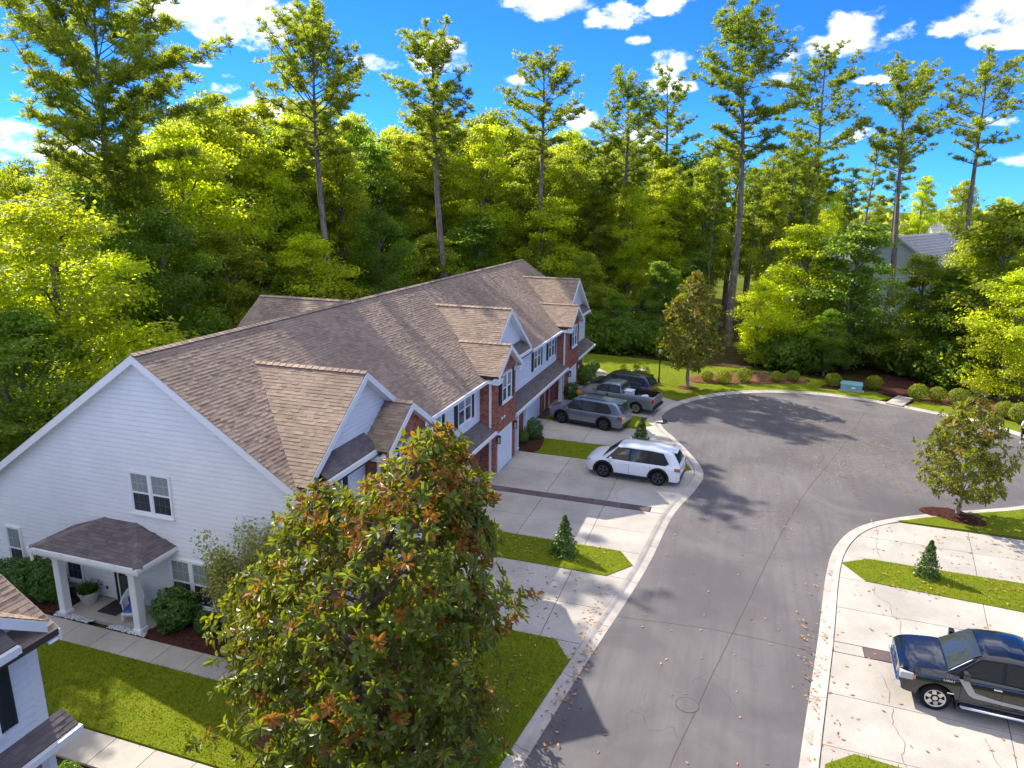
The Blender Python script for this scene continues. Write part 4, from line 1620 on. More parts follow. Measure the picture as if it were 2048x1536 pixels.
def deciduous(seed, h, rad, cb, lobes=26, clumps=15, leaves=32, leaf=.30, squash=.75, conic=.0):
    """trunk mesh and crown mesh of one broadleaf tree standing at the origin"""
    r = np.random.default_rng(seed)
    C, Nn, T = [], [], []
    paths = [([(0, 0, -.3), (r.normal(0, .12), r.normal(0, .12), h * .3), (r.normal(0, .3), r.normal(0, .3), h * .6), (r.normal(0, .3), r.normal(0, .3), h * .9)],
              [h * .020 + .06, h * .015 + .04, h * .009 + .03, .03], 8)]
    for i in range(lobes):
        f = (i + r.uniform(0, 1)) / lobes
        z = cb + (h - cb) * f
        prof = max(.05, math.sin(math.pi * min(1, (f * (1 - conic * .6) * .86 + .12 + conic * .5)))) ** .7
        a = i * 2.4 + r.uniform(-.5, .5)
        rr = rad * prof * r.uniform(.35, .80)
        lr = rad * r.uniform(.26, .42) * (.55 + .45 * prof)
        c = np.array([math.cos(a) * rr, math.sin(a) * rr, z - lr * .4])
        paths.append(([(0, 0, max(cb * .5, z - rr * .9 - .5)), tuple(c * (.55, .55, 1) - (0, 0, rr * .15)), tuple(c)], [.09, .05, .02], 5))
        d = rnd_dirs(r, clumps)
        d[:, 2] = np.abs(d[:, 2]) * .9 - .35
        d = unit(d)
        cc = c + d * lr * (1, 1, squash) * r.uniform(.7, 1.1, (clumps, 1))
        lt = r.uniform(.75, 1.2)
        for k in range(clumps):
            n = leaves
            s = lr * .30
            p = cc[k] + r.normal(size=(n, 3)) * (s, s, s * .45)
            nn = unit(d[k] * .55 + np.array([0, 0, .75]) + r.normal(size=(n, 3)) * .55)
            C.append(p)
            Nn.append(nn)
            T.append(np.clip(r.normal(lt * r.uniform(.85, 1.15), .16, n), .35, 1.7))
    C, Nn, T = np.concatenate(C), np.concatenate(Nn), np.concatenate(T)
    n = len(C)
    Dr = unit(np.cross(Nn, rnd_dirs(r, n)))
    L = leaf * r.uniform(.7, 1.35, n)
    v = leaf_quads(C, Nn, Dr, L, L * .62)
    crown = np_mesh('crown', v, np.arange(n * 4).reshape(-1, 4), ['leaf'], T)
    return trunk_mesh('trunk', 'bark', paths), crown


def pine(seed, h, cb, rad, lean=(0, 0), tr=.26, nb=30, flat=.5, dens=1.0, top=.35, needle=.40):
    """tall bare-trunked pine: crown of spreading limbs carrying needle tufts"""
    r = np.random.default_rng(seed)

    def axis(z):
        f = z / h
        return np.array([lean[0] * f * f + .25 * math.sin(f * 5 + seed), lean[1] * f * f + .25 * math.cos(f * 4 + seed), z])
    paths = [([tuple(axis(h * k / 9)) if k else (0, 0, -.3) for k in range(10)], [tr * (1.12 - .98 * (k / 9) ** 1.2) for k in range(10)], 9)]
    C, Dr, T = [], [], []
    for i in range(nb):
        f = (i + r.uniform(0, .9)) / nb
        z = cb + (h - cb) * f * .97
        a = i * 2.4 + r.uniform(-.6, .6)
        prof = max(.50 if f > .5 else .22, math.sin(math.pi * min(1.0, .10 + f * .74))) ** .9
        Lb = rad * max(.25, prof) * r.uniform(.55, 1.05)
        el = R(r.uniform(-8, 22) + 45 * f * f)
        o = axis(z)
        d0 = np.array([math.cos(a) * math.cos(el), math.sin(a) * math.cos(el), math.sin(el)])
        pts, p, d = [o], o, d0
        for k in range(4):
            d = d + np.array([0, 0, .10]) + r.normal(size=3) * .12
            d = d / np.linalg.norm(d)
            p = p + d * Lb / 4
            pts.append(p)
        paths.append(([tuple(q) for q in pts], [.075 * (1.3 - f), .06 * (1.25 - f), .045, .03, .015], 5))
        m = int(max(5, Lb * 5.2 * dens))
        for k in range(m):
            s = r.uniform(.30, 1.0)
            j = min(3, int(s * 4))
            q = pts[j] + (pts[j + 1] - pts[j]) * (s * 4 - j)
            off = r.normal(size=3) * (.27, .27, .08) * (.6 + .4 * Lb / 3)
            e = q + off + np.array([0, 0, .06])
            if k % 3 == 0:
                paths.append(([tuple(q), tuple(e)], [.018, .010], 4))
            nn = 24
            dd = unit(rnd_dirs(r, nn) * (1, 1, .8) + d * .35 + np.array([0, 0, .35]))
            Ln = needle * r.uniform(.7, 1.15, nn)
            C.append(e + dd * Ln[:, None] * .5)
            Dr.append(np.concatenate([dd, Ln[:, None]], 1))
            T.append(np.clip(r.normal(r.uniform(.75, 1.25), .12, nn), .4, 1.7))
    C, Dr, T = np.concatenate(C), np.concatenate(Dr), np.concatenate(T)
    Ln = Dr[:, 3]
    Dr = Dr[:, :3]
    n = len(C)
    Nn = unit(np.cross(Dr, rnd_dirs(r, n)))
    v = leaf_quads(C, Nn, Dr, Ln, np.full(n, .062))
    crown = np_mesh('crown', v, np.arange(n * 4).reshape(-1, 4), ['needle'], T)
    return trunk_mesh('trunk', 'bark', paths), crown


def shrub_mesh(seed, rx, rz, n, leaf, m, rough=.12, lift=0.0, inner=.25, shape='ball'):
    """leafy mound centred on the origin's ground"""
    r = np.random.default_rng(seed)
    d = rnd_dirs(r, n)
    d[:, 2] = np.abs(d[:, 2]) if shape == 'dome' else d[:, 2]
    bump = 1 + rough * np.sin(d[:, 0] * 5 + seed) * np.sin(d[:, 1] * 6 + 2 * seed) + rough * .6 * np.sin(d[:, 2] * 9 + d[:, 0] * 7)
    s = (1 - inner * r.random(n) ** 2)[:, None] * bump[:, None]
    if shape == 'cone':
        z = r.random(n) ** 1.25
        a = r.uniform(0, 6.283, n)
        rr = rx * (1 - z) ** .8 * (1 + .25 * np.sin(z * 34 + np.sin(a * 3)) + r.normal(0, .12, n)) * (1 - inner * r.random(n) ** 2) + .02
        C = np.stack([np.cos(a) * rr, np.sin(a) * rr, z * rz * 2], 1)
        d = unit(np.stack([np.cos(a), np.sin(a), np.full(n, .5)], 1))
    else:
        C = d * s * (rx, rx, rz) + np.array([0, 0, rz if shape == 'ball' else 0])
    C[:, 2] += lift
    C[:, 2] = np.maximum(C[:, 2], lift + .02)
    Nn = unit(d + r.normal(size=(n, 3)) * .45 + np.array([0, 0, .3]))
    Dr = unit(np.cross(Nn, rnd_dirs(r, n)) + np.array([0, 0, .3]))
    L = leaf * r.uniform(.7, 1.3, n)
    v = leaf_quads(C, Nn, Dr, L, L * .6)
    return np_mesh('foliage', v, np.arange(n * 4).reshape(-1, 4), [m], np.clip(r.normal(1, .2, n), .4, 1.7))


def plant(name, meshes, pos, label, cat, group=None, rz=None, s=1.0, color=(1, 1, 1), sz=None, parts=('trunk', 'crown')):
    root = empty(name, pos, random.uniform(0, 6.283) if rz is None else rz)
    root.scale = (s, s, sz if sz else s)
    for nm, me in zip(parts, meshes):
        o = link(D.objects.new(nm, me), root)
        o.color = (*color, 1)
    tag(root, label, cat, group)
    return root


LIME, MID, DEEP, OLIVE, BLUEG = (1.6, 1.58, .7), (1.10, 1.12, .9), (.72, .95, 1.0), (1.3, 1.25, .95), (.85, 1.05, 1.5)

# ---- the tall pines that stand above the wood: (column, top row, range, crown half width m, crown bottom row, lean m, colour)
PINES = [
    (200, 0, 53, 6.3, 420, 226, OLIVE, 44, 1.15, 'huge spreading pine with forked limbs at the far left, tallest of the wood'),
    (632, 80, 60, 5.0, 330, 650, OLIVE, 30, 1.0, 'tall pine with a flat leaning top behind the small rear roof'),
    (862, 92, 68, 3.8, 330, 888, OLIVE, 32, 1.0, 'tall pine with a narrow pointed top in front of the middle cloud'),
    (1082, 136, 76, 3.9, 320, 1087, OLIVE, 26, .9, 'tall pine with a rounded top above the far end of the ridge'),
    (1252, 176, 80, 4.2, 390, 1245, MID, 28, .9, 'pine with a bare pale trunk left of the far magnolia'),
    (1335, 165, 97, 3.9, 370, 1318, MID, 26, .9, 'pine with a dark layered crown between two bare trunked pines'),
    (1490, 57, 74, 4.9, 330, 1470, MID, 34, 1.0, 'tallest pine of the right half with a long straight pale trunk'),
    (1655, 125, 98, 5.4, 400, 1617, MID, 32, .95, 'broad crowned pine right of the tallest straight pine'),
    (1815, 166, 100, 5.6, 350, 1786, OLIVE, 28, .9, 'pine with a wide umbrella top in front of the gray far house'),
    (1972, 143, 92, 4.6, 335, 1932, OLIVE, 20, .8, 'thin leaning pine with sparse wind swept tiers at the far right'),
]
for i, (px, py, rr, cw, cby, bpx, colr, nb, dens, lab) in enumerate(PINES):
    h = top_z(px, py, rr)
    cb = top_z(px, cby, rr)
    base, tip = far(bpx, rr, 520), far(px, rr, py)
    meshes = pine(100 + i, h, cb, cw * 1.3, lean=((tip - base).x, (tip - base).y), tr=.19 + h * .006, nb=int(nb * 1.5), dens=dens * 1.3, needle=.46 if i else .5)
    plant('pine_tree', meshes, base, lab, 'pine tree', 'tall pines rising above the wood', rz=0, color=colr)

# ---- prototypes for the wood
DEC = [deciduous(11, 18, 4.6, 4.0, 30, 15, 56, .25), deciduous(12, 20, 4.0, 5.0, 32, 14, 56, .25, conic=.15), deciduous(13, 16, 5.0, 2.5, 30, 16, 56, .24),
       deciduous(14, 10, 3.4, 1.0, 26, 16, 52, .19), deciduous(15, 11, 3.0, 1.2, 26, 16, 50, .19, conic=.25)]
HGT = [18, 20, 16, 10, 11]
SLIM = [pine(300 + k, 20, 11, 2.3, lean=(.5 * k - .5, .3), tr=.17, nb=26, dens=1.1, needle=.5) for k in range(3)]
UND = [shrub_mesh(40 + k, 1.7, 1.1, 1500, .24, 'leaf', .25, .0, .5, 'ball') for k in range(3)]


def tree(px, rr, ytop, kind, colr, label, group, wscale=1.0):
    h = top_z(px, ytop, rr)
    s = h / HGT[kind]
    return plant('broadleaf_tree', DEC[kind], far(px, rr), label, 'tree', group, s=s * wscale, sz=s, color=colr)


EDGE = 'trees along the front of the wood'
for px, rr, yt, k, colr, ws, lab in (
        (95, 41, 395, 2, LIME, 1.25, 'bright yellow green tree at the left edge, left of the white gable'),
        (-10, 37, 620, 3, BLUEG, 1.1, 'dull blue green bushy tree at the left edge below the bright one'),
        (205, 39, 700, 3, LIME, .9, 'low lime tree touching the left roof slope of the gable'),
        (318, 48, 420, 2, DEEP, .95, 'dark green tree right of the bright left edge tree'),
        (440, 52, 455, 4, MID, 1.1, 'mid green tree behind the ridge left of the rear wing'),
        (610, 58, 470, 3, LIME, 1.1, 'lime green tree right behind the rear wing roof'),
        (520, 57, 500, 4, DEEP, 1.0, 'deep green tree whose foot is hidden by the rear wing'),
        (760, 66, 420, 2, DEEP, .85, 'dark tree behind the middle of the long ridge'),
        (860, 70, 470, 3, MID, 1.2, 'rounded tree above the middle of the long ridge'),
        (960, 74, 430, 4, DEEP, 1.2, 'dark pointed tree above the ridge left of its far end'),
        (1105, 76, 390, 4, LIME, 1.1, 'yellow green tree right behind the far ridge end'),
        (1175, 71, 505, 3, MID, 1.0, 'bushy green tree right of the third front gable'),
        (1240, 68, 585, 3, DEEP, 1.0, 'dark bushy tree above the topiary bed'),
        (1330, 71, 520, 4, DEEP, 1.0, 'dark tree just behind the far magnolia'),
        (1405, 74, 500, 4, DEEP, .8, 'dark tree between the far magnolia and the tallest pine'),
        (1545, 66, 560, 3, LIME, .95, 'bright green tree behind the two right hand round bushes'),
        (1625, 69, 445, 4, LIME, 1.25, 'tall bright green tree right of the tallest pine trunk'),
        (1735, 68, 440, 4, BLUEG, 1.2, 'blue green tree in front of the far gray house'),
        (1690, 64, 620, 3, DEEP, .9, 'dark bushy tree behind the teal utility box'),
        (1870, 67, 505, 4, MID, 1.0, 'mid green tree below the far gray house'),
        (1935, 67, 540, 3, DEEP, 1.0, 'dark tree on the right above the round bushes'),
        (2030, 66, 400, 4, MID, 1.15, 'tall green tree at the right frame edge'),
        (2075, 62, 540, 3, LIME, 1.0, 'bright green tree cut by the right frame edge'),
        (2000, 69, 490, 3, LIME, 1.0, 'lime tree left of the tall tree at the right edge')):
    tree(px, rr, yt, k, colr, lab, EDGE, ws)

for x, y, h, lab in ((-37, 20.5, 18, 'tall tree left of the white gable, outside the left frame edge'), (-42, 25, 20, 'second tall tree outside the left frame edge'),
                     (-34.5, 15.5, 15, 'lower tree outside the left frame edge behind the corner house')):
    plant('broadleaf_tree', DEC[0], (x, y, 0), lab, 'tree', EDGE, s=h / 18, color=MID)
rg = random.Random(21)
MASS = 'trees massed in the wood behind the townhouses'
for row, (dr, y_off) in enumerate(((9, 0), (17, -25), (27, -35), (40, -30))):
    px = (150 if row < 2 else -90) + row * 17
    while px < 2120:
        if px < 820:
            az_ = math.radians(18.1) + math.atan((1024 - px) / FOC)
            r0 = min(72, 33 / max(.35, math.sin(az_)))
        else:
            r0 = 72
        rr = r0 + dr + rg.uniform(-3, 3) + (60 if 1640 < px < 1990 else 0)
        yt = np.interp(px, [-100, 120, 330, 400, 500, 800, 1000, 1150, 1250, 1500, 1650, 1800, 2100], [330, 340, 300, 215, 240, 240, 262, 285, 318, 330, 352, 392, 400]) + y_off + rg.uniform(-12, 60)
        skip = (px > 1490 and row < 3 and rg.random() < .5) or (1425 < px < 1545 and row < 2) or (1640 < px < 1990 and row < 3)
        if not skip:
            crown_tint = rg.choice((LIME, LIME, MID, OLIVE, MID, DEEP))  # foliage colour drawn at random for each tree
            tree(px, rr, yt, 1 if 1380 < px < 1570 else rg.choice((0, 1, 2, 0, 1)), crown_tint, 'leafy green tree lost in the mass of the wood behind the townhouses', MASS, rg.uniform(.8, 1.0) if px < 1400 else rg.uniform(.7, .9))
        px += rg.uniform(62, 92) + row * 4
for k in range(30):
    px = rg.choice((rg.uniform(1180, 1800), rg.uniform(1300, 1600), rg.uniform(450, 1150)))
    rr = rg.uniform(78, 92) if k < 18 else rg.uniform(95, 140)
    px = rg.uniform(1190, 1680) if k < 14 else px
    h = top_z(px, rg.uniform(270, 350), rr)
    plant('pine_tree', SLIM[k % 3], far(px, rr), 'slender bare trunked pine deep inside the wood', 'pine tree', 'slender pines deep in the wood', s=h / 20, color=rg.choice((OLIVE, MID)))
for k in range(64):
    px = rg.uniform(1165, 2100) if k < 46 else rg.uniform(-40, 1150)
    rr = (rg.uniform(64.5, 68) + (1.5 if px < 1450 else 0)) if k < 46 else rg.uniform(66, 74)
    if px > 1650 and k < 46:
        rr = np.interp(px, [1650, 1760, 1830, 1900, 2100], [67, 72, 67, 66, 61]) + rg.uniform(0, 3)
    if k >= 46 and px < 820:
        az_ = math.radians(18.1) + math.atan((1024 - px) / FOC)
        rr = 30 / max(.35, math.sin(az_)) + rg.uniform(0, 3)
    if 1425 < px < 1535:
        px += 115
    plant('undergrowth_shrub', (UND[k % 3],), far(px, rr), 'dark leafy shrub in the undergrowth at the foot of the wood', 'shrub', 'undergrowth along the wood edge', s=rg.uniform(.8, 1.6),
          color=rg.choice((DEEP, DEEP, MID)), parts=('foliage',))


def treeline():
    r = np.random.default_rng(77)
    C = []
    for k in range(620):
        a = r.uniform(R(-75), R(40))
        rr = r.uniform(190, 620)
        h = r.uniform(9, 15)
        w = r.uniform(4, 8)
        n = 34
        p = r.normal(size=(n, 3)) * (w * .45, w * .45, h * .26)
        p[:, 2] = np.abs(p[:, 2] + h * .5)
        C.append(p + np.array([math.sin(a) * rr, math.cos(a) * rr, 0]))
    C = np.concatenate(C)
    n = len(C)
    Nn = unit(r.normal(size=(n, 3)) + np.array([0, 0, .8]))
    Dr = unit(np.cross(Nn, rnd_dirs(r, n)))
    L = r.uniform(1.6, 3.2, n)
    me = np_mesh('distant_trees', leaf_quads(C, Nn, Dr, L, L * .8), np.arange(n * 4).reshape(-1, 4), ['leaf'], np.clip(r.normal(1, .25, n), .4, 1.6))
    o = link(D.objects.new('distant_trees', me))
    o.color = (1.0, 1.0, 1.0, 1)
    tag(o, 'far off green woodland closing the horizon', kind='stuff')


treeline()


# ---- magnolias
def magnolia(name, seed, pos, prof, n_ros, leaf, label, group, rust, limit=0, trunk_r=.16, shift=None, extra=(), top_rust=0.0, per=9, mats=('magnolia', 'magnolia_rust'), trunk_mat='bark', cut=None,
             dense=1.0):
    """prof: (height, radius) outline of the crown; leaves sit in whorls at the twig ends"""
    r = np.random.default_rng(seed)
    zs = np.array([p[0] for p in prof], float)
    rs = np.array([p[1] for p in prof], float)
    root = empty(name, pos)
    tag(root, label, 'magnolia tree', group)
    pr = np.interp(np.linspace(zs[0], zs[-1], 200), zs, rs) + .25
    zz = r.choice(np.linspace(zs[0], zs[-1], 200), n_ros, p=pr / pr.sum())
    aa = r.uniform(0, 6.283, n_ros)
    rad = np.interp(zz, zs, rs)
    lump = 1 + .15 * np.sin(aa * 3 + zz * 1.7 + seed) + .13 * np.sin(aa * 5 - zz * 2.3) + .10 * np.sin(zz * 5.1 + aa * 2)
    dep = r.random(n_ros) ** 1.7
    rr_ = rad * lump * (1 - .55 * dep)
    sx = np.interp(zz, [p[0] for p in shift], [p[1] for p in shift]) if shift else 0
    P = np.stack([np.cos(aa) * rr_ + sx, np.sin(aa) * rr_, zz + r.normal(0, .15, n_ros)], 1)
    out = unit(np.stack([np.cos(aa), np.sin(aa), .15 + .9 * (zz - zs[0]) / (zs[-1] - zs[0])], 1) + r.normal(size=(n_ros, 3)) * .35)
    for (cx, cy, cz, er, en) in extra:
        d = rnd_dirs(r, en)
        d[:, 2] = np.abs(d[:, 2]) * 1.1 - .3
        P = np.concatenate([P, np.array([cx, cy, cz]) + d * er * (1 - .4 * r.random((en, 1)) ** 2)])
        out = np.concatenate([out, unit(d + np.array([0, 0, .4]))])
    keep = P[:, 2] > .25
    P, out = P[keep], out[keep]
    n_ros = len(P)
    # twigs, limbs, trunk
    paths = []
    H = zs[-1]
    spine = [(0, 0, -.2)]
    for k in range(1, 7):
        z = H * .92 * k / 6
        spine.append((float(np.interp(z, [p[0] for p in shift], [p[1] for p in shift])) * .8 if shift else r.normal(0, .05), r.normal(0, .06), z))
    paths.append((spine, [trunk_r * (1.15 - k * .16) for k in range(7)], 9))
    for k in range(46):
        i = r.integers(n_ros)
        q = P[i]
        z0 = max(zs[0] * .9, q[2] - .45 * math.hypot(q[0], q[1]))
        ax = np.interp(z0, [p[2] for p in spine], [p[0] for p in spine])
        mid = np.array([(ax + q[0]) / 2, q[1] / 2, (z0 + q[2]) / 2 + .1]) + r.normal(size=3) * .12
        paths.append(([(ax, 0, z0), tuple(mid), tuple(q)], [trunk_r * .36, trunk_r * .22, trunk_r * .08], 6))
    tr = link(D.objects.new('trunk', trunk_mesh('trunk', trunk_mat, paths)), root)
    # whorls of leaves
    m = n_ros * per
    ph = np.tile(np.arange(per) * (6.283 / per * 1.0), n_ros) + np.repeat(r.uniform(0, 6.283, n_ros), per) + r.normal(0, .25, m)
    O = np.repeat(out, per, 0)
    a1 = unit(np.cross(O, rnd_dirs(r, n_ros).repeat(per, 0)))
    a2 = np.cross(O, a1)
    tilt = r.uniform(.15, 1.05, m)[:, None]
    Dr = unit((a1 * np.cos(ph)[:, None] + a2 * np.sin(ph)[:, None]) * np.cos(tilt) + O * np.sin(tilt) * r.uniform(.3, 1.2, (m, 1)) - np.array([0, 0, .08]))
    Nn = unit(O - Dr * (O * Dr).sum(1, keepdims=True) + r.normal(size=(m, 3)) * .18)
    C = np.repeat(P, per, 0) + O * r.uniform(-.10, .06, (m, 1)) + Dr * leaf * .08
    L = leaf * r.uniform(.65, 1.2, m)
    Wd = L * r.uniform(.36, .48, m)
    T = np.clip(np.repeat(r.normal(1, .16, n_ros), per) * r.normal(1, .15, m), .4, 1.8)
    frac = np.clip((C[:, 2] - zs[0]) / (zs[-1] - zs[0]), 0, 1)
    isr = (np.repeat(r.random(n_ros), per) < rust + top_rust * frac ** 2) | (r.random(m) < rust * .5)
    v = leaf_long(C, Nn, Dr, L, Wd)
    q = np.arange(m * 6).reshape(-1, 6)
    F = np.concatenate([q[:, [0, 3, 2, 1]], q[:, [0, 5, 4, 3]]])
    n_keep = np.ones(m, bool)
    if limit:
        wpos = C + np.array(pos)
        eye = np.array([0, 0, CAM_H])
        face = np.abs((unit(eye - wpos) * Nn).sum(1))
        dist = np.linalg.norm(wpos - eye, axis=1)
        surf = (unit(eye - wpos) * O).sum(1) > .25
        rel = wpos - eye
        pyv = 768 + FOC * (rel @ np.array(AX_D)) / (rel @ np.array(AX_F))
        score = L * L * face / dist ** 2 * surf * (pyv < 1480) * (np.repeat(1 - dep[keep] if not extra else np.ones(n_ros), per))
        pick = np.argsort(-score)[:limit]
        n_keep[pick] = False
        shared = {}
        for i in pick:
            key = (int(isr[i]), int(r.integers(6)))
            if key not in shared:
                one = lambda x: np.array([x])
                vv = leaf_long(one([0., 0, 0]), one([0., 0, 1]), one([1., 0, 0]), one(1.0), one(.36 + .02 * key[1]), .2, .08 + .02 * key[1])
                ff = np.array([[0, 3, 2, 1], [0, 5, 4, 3]])
                shared[key] = np_mesh('leaf', vv, ff, [mats[key[0]]], [.75 + .1 * key[1]] * 2)
            o = link(D.objects.new('leaf', shared[key]), root)
            x, z = Vector(Dr[i]), Vector(Nn[i])
            y = z.cross(x).normalized()
            z = x.cross(y).normalized()
            M = Matrix((x, y, z)).transposed().to_4x4()
            o.matrix_local = Matrix.Translation(Vector(C[i])) @ M @ Matrix.Scale(float(L[i]), 4)
    kk = np.concatenate([n_keep, n_keep])
    o = link(D.objects.new('crown', np_mesh('crown', v, F[kk], list(mats), np.concatenate([T, T])[kk], np.concatenate([isr, isr]).astype(int)[kk])), root)
    if limit:
        o['kind'] = 'stuff'
    return root


magnolia('magnolia_tree', 5, (-7.9, 13.1, .1), [(.3, 2.2), (1.2, 2.75), (2.6, 3.1), (4.2, 3.15), (5.4, 2.8), (6.4, 2.3), (7.3, 1.65), (8.3, .95), (9.0, .25)], 2600, .22,
         'big bushy magnolia with rusty leaf tips filling the foreground in front of the white house', None, .06, limit=300, trunk_r=.20,
         shift=[(0, 0), (5, .1), (7, 1.1), (8, 1.8), (9, 2.0)], extra=((-1.1, .2, 6.5, 1.1, 110), (2.3, .3, 6.9, .75, 80), (-2.9, .2, 4.3, .9, 80), (2.3, .2, 5.0, .75, 60), (2.4, -.2, 2.4, .8, 60), (-2.6, -.4, 2.2, .9, 60)),
         top_rust=.30)
magnolia('magnolia_tree', 9, (10.21, 35.31, .12), [(1.0, .5), (1.35, 1.4), (2.2, 1.95), (3.2, 1.75), (4.2, 1.35), (5.0, .8), (5.7, .15)], 620, .22,
         'young magnolia with a thin trunk standing inside the bend of the road on the right', None, .04, trunk_r=.085, top_rust=.16, trunk_mat='bark_pale', mats=('magnolia_light', 'magnolia_gold'))
magnolia('magnolia_tree', 14, (-3.6, 54.75, .12), [(1.6, .7), (2.2, 1.8), (3.6, 2.25), (5.2, 2.0), (6.8, 1.5), (8.0, .8), (8.8, .15)], 900, .25,
         'magnolia with rusty golden leaves on the sunny lawn beside the lamp post', None, .06, trunk_r=.13, top_rust=.35, trunk_mat='bark_pale', mats=('magnolia_light', 'magnolia_gold'))

# ---- pale shrub behind the big magnolia, against the white wall
def loose_shrub(pos, seed, label, h, rad, n_st):
    r = np.random.default_rng(seed)
    root = empty('pale_shrub', pos)
    tag(root, label, 'shrub')
    paths, C = [], []
    for k in range(n_st):
        a = r.uniform(0, 6.283)
        hh = h * r.uniform(.55, 1.0)
        tip = np.array([math.cos(a) * rad * r.uniform(.3, 1), math.sin(a) * rad * r.uniform(.3, 1), hh])
        mid = tip * (.45, .45, .55)
        paths.append(([(math.cos(a) * .1, math.sin(a) * .1, 0), tuple(mid), tuple(tip)], [.03, .02, .006], 5))
        for s in np.linspace(.3, 1.05, 26):
            p = mid * s * 2 if s < .5 else mid + (tip - mid) * (s - .5) * 2
            C.append(p + r.normal(size=(26, 3)) * .19)
    C = np.concatenate(C)
    n = len(C)
    Nn = unit(r.normal(size=(n, 3)) + np.array([0, 0, .6]))
    Dr = unit(np.cross(Nn, rnd_dirs(r, n)))
    L = r.uniform(.07, .15, n)
    link(D.objects.new('stems', trunk_mesh('stems', 'bark_pale', paths)), root)
    link(D.objects.new('foliage', np_mesh('foliage', leaf_quads(C, Nn, Dr, L, L * .5), np.arange(n * 4).reshape(-1, 4), ['pale_leaf'], np.clip(r.normal(1, .2, n), .5, 1.5))), root)


loose_shrub((-14.0, 16.35, .1), 31, 'airy pale yellow green shrub between the white wall and the big magnolia', 3.9, 1.25, 34)

# ---- clipped bushes round the turning circle
BOX = [shrub_mesh(60 + k, .62, .52, 1500, .105, 'boxwood', .05, .08, .22) for k in range(3)]
STEM = trunk_mesh('stem', 'bark', [([(0, 0, -.1), (.02, .01, .3)], [.05, .03], 6)])


def bush(pos, label, s=1.0, sz=None, colr=(1.6, 1.6, 1.1), me=None, cat='bush', group='clipped round bushes around the turning circle', name='round_bush'):
    return plant(name, (STEM, me or random.choice(BOX)), (pos[0], pos[1], .09), label, cat, group, s=s, sz=sz, color=tuple(c * (1.5 if me in BIG_ else 1.0) for c in colr), parts=('stem', 'foliage'))


BIG_ = []
for px, py, s, lab in (
        (1413, 765, .78, 'leftmost round bush of the lawn bed right of the far magnolia'), (1446, 770, .98, 'wide round bush second from the far magnolia'),
        (1487, 767, 1.02, 'tall round bush at the middle of the lawn bed'), (1551, 767, .80, 'small round bush just right of the gap in the lawn bed'),
        (1584, 766, .84, 'round bush at the right end of the lawn bed'), (1665, 776, .98, 'round bush left of the teal utility box'),
        (1746, 782, 1.0, 'round bush right of the teal utility box'), (1834, 803, 1.08, 'round bush first right of the drainage chute'),
        (1873, 806, .98, 'round bush second right of the drainage chute'), (1915, 813, 1.1, 'round bush third right of the drainage chute, partly behind the young magnolia'),
        (2008, 838, 1.0, 'round bush near the red hydrant, left of the pair at the right edge'), (2042, 850, 1.25, 'biggest round bush at the right edge behind the walking person')):
    p = at(px, py)
    bush(p, lab, s * 1.02)

BIG = [shrub_mesh(70 + k, .62, .55, 2600, .10, 'holly', .12, .06, .30) for k in range(2)]
BIG_ += BIG
for x, y, s, sz, lab in ((-16.95, 16.35, 1.15, 1.25, 'large dark green bush under the twin ground floor window'), (-15.75, 16.4, .62, .7, 'small dark bush right of the large one in the mulch bed'),
                         (-23.2, 16.35, 1.15, 1.25, 'dark bush left of the porch, under the leftmost window'), (-22.3, 16.2, .95, 1.15, 'dark bush touching the left porch column'),
                         (-24.4, 16.4, .9, 1.0, 'dark bush at the far left under the white wall, beyond the corner roof')):
    bush((x, y), lab, s, sz, (1, 1, 1), random.choice(BIG), 'bush', 'dark bushes along the white gable wall', 'leafy_bush')
for x, y, s, lab, cl in ((-11.35, 38.9, .95, 'green bush in the mulch bed beside the second garage', (1, 1, 1)), (-11.75, 38.0, .6, 'low yellowed bush in the mulch bed beside the second garage', (1.5, 1.1, .8)),
                         (-11.3, 48.3, .95, 'dark bush between the grey SUV and the third brick bay', (.8, .9, 1)), (-11.35, 52.9, 1.1, 'lime bush below the far end of the brick row', (1.7, 1.3, .8)),
                         (-11.4, 54.4, .95, 'second bush at the far end of the brick row', (1.2, 1.1, .8)), (-11.5, 57.3, .8, 'small round bush past the far corner of the brick row', (1.1, 1.1, .8)),
                         (-14.4, 11.0 - .9, .55, 'yellow green bush at the bottom edge beside the sunlit walk', (1.8, 1.5, .7)), (-13.0, 9.55, .8, 'narrow lime bush at the brick corner at the bottom left', (1.5, 1.3, .7))):
    bush((x, y), lab, s, s * 1.15, cl, random.choice(BIG), 'bush', None, 'leafy_bush')

CON = [shrub_mesh(80 + k, .55, .95, 1900, .13, 'holly', .1, .05, .45, 'cone') for k in range(2)]
for x, y, s, lab in ((-6.08, 25.7, .86, 'small cone shaped conifer on the near left grass island'), (7.64, 28.63, .76, 'small cone shaped conifer on the right grass strip'),
                     (-5.1, 40.3, .85, 'small conifer seen just over the roof of the white SUV'), (-8.0, 44.6, .9, 'small yellow tipped conifer between the grey SUV and the grey pickup')):
    plant('small_conifer', (STEM, random.choice(CON)), (x, y, .08), lab, 'conifer', 'small conifers on the grass islands', s=s, color=(1.5, 1.3, .9), parts=('stem', 'foliage'))

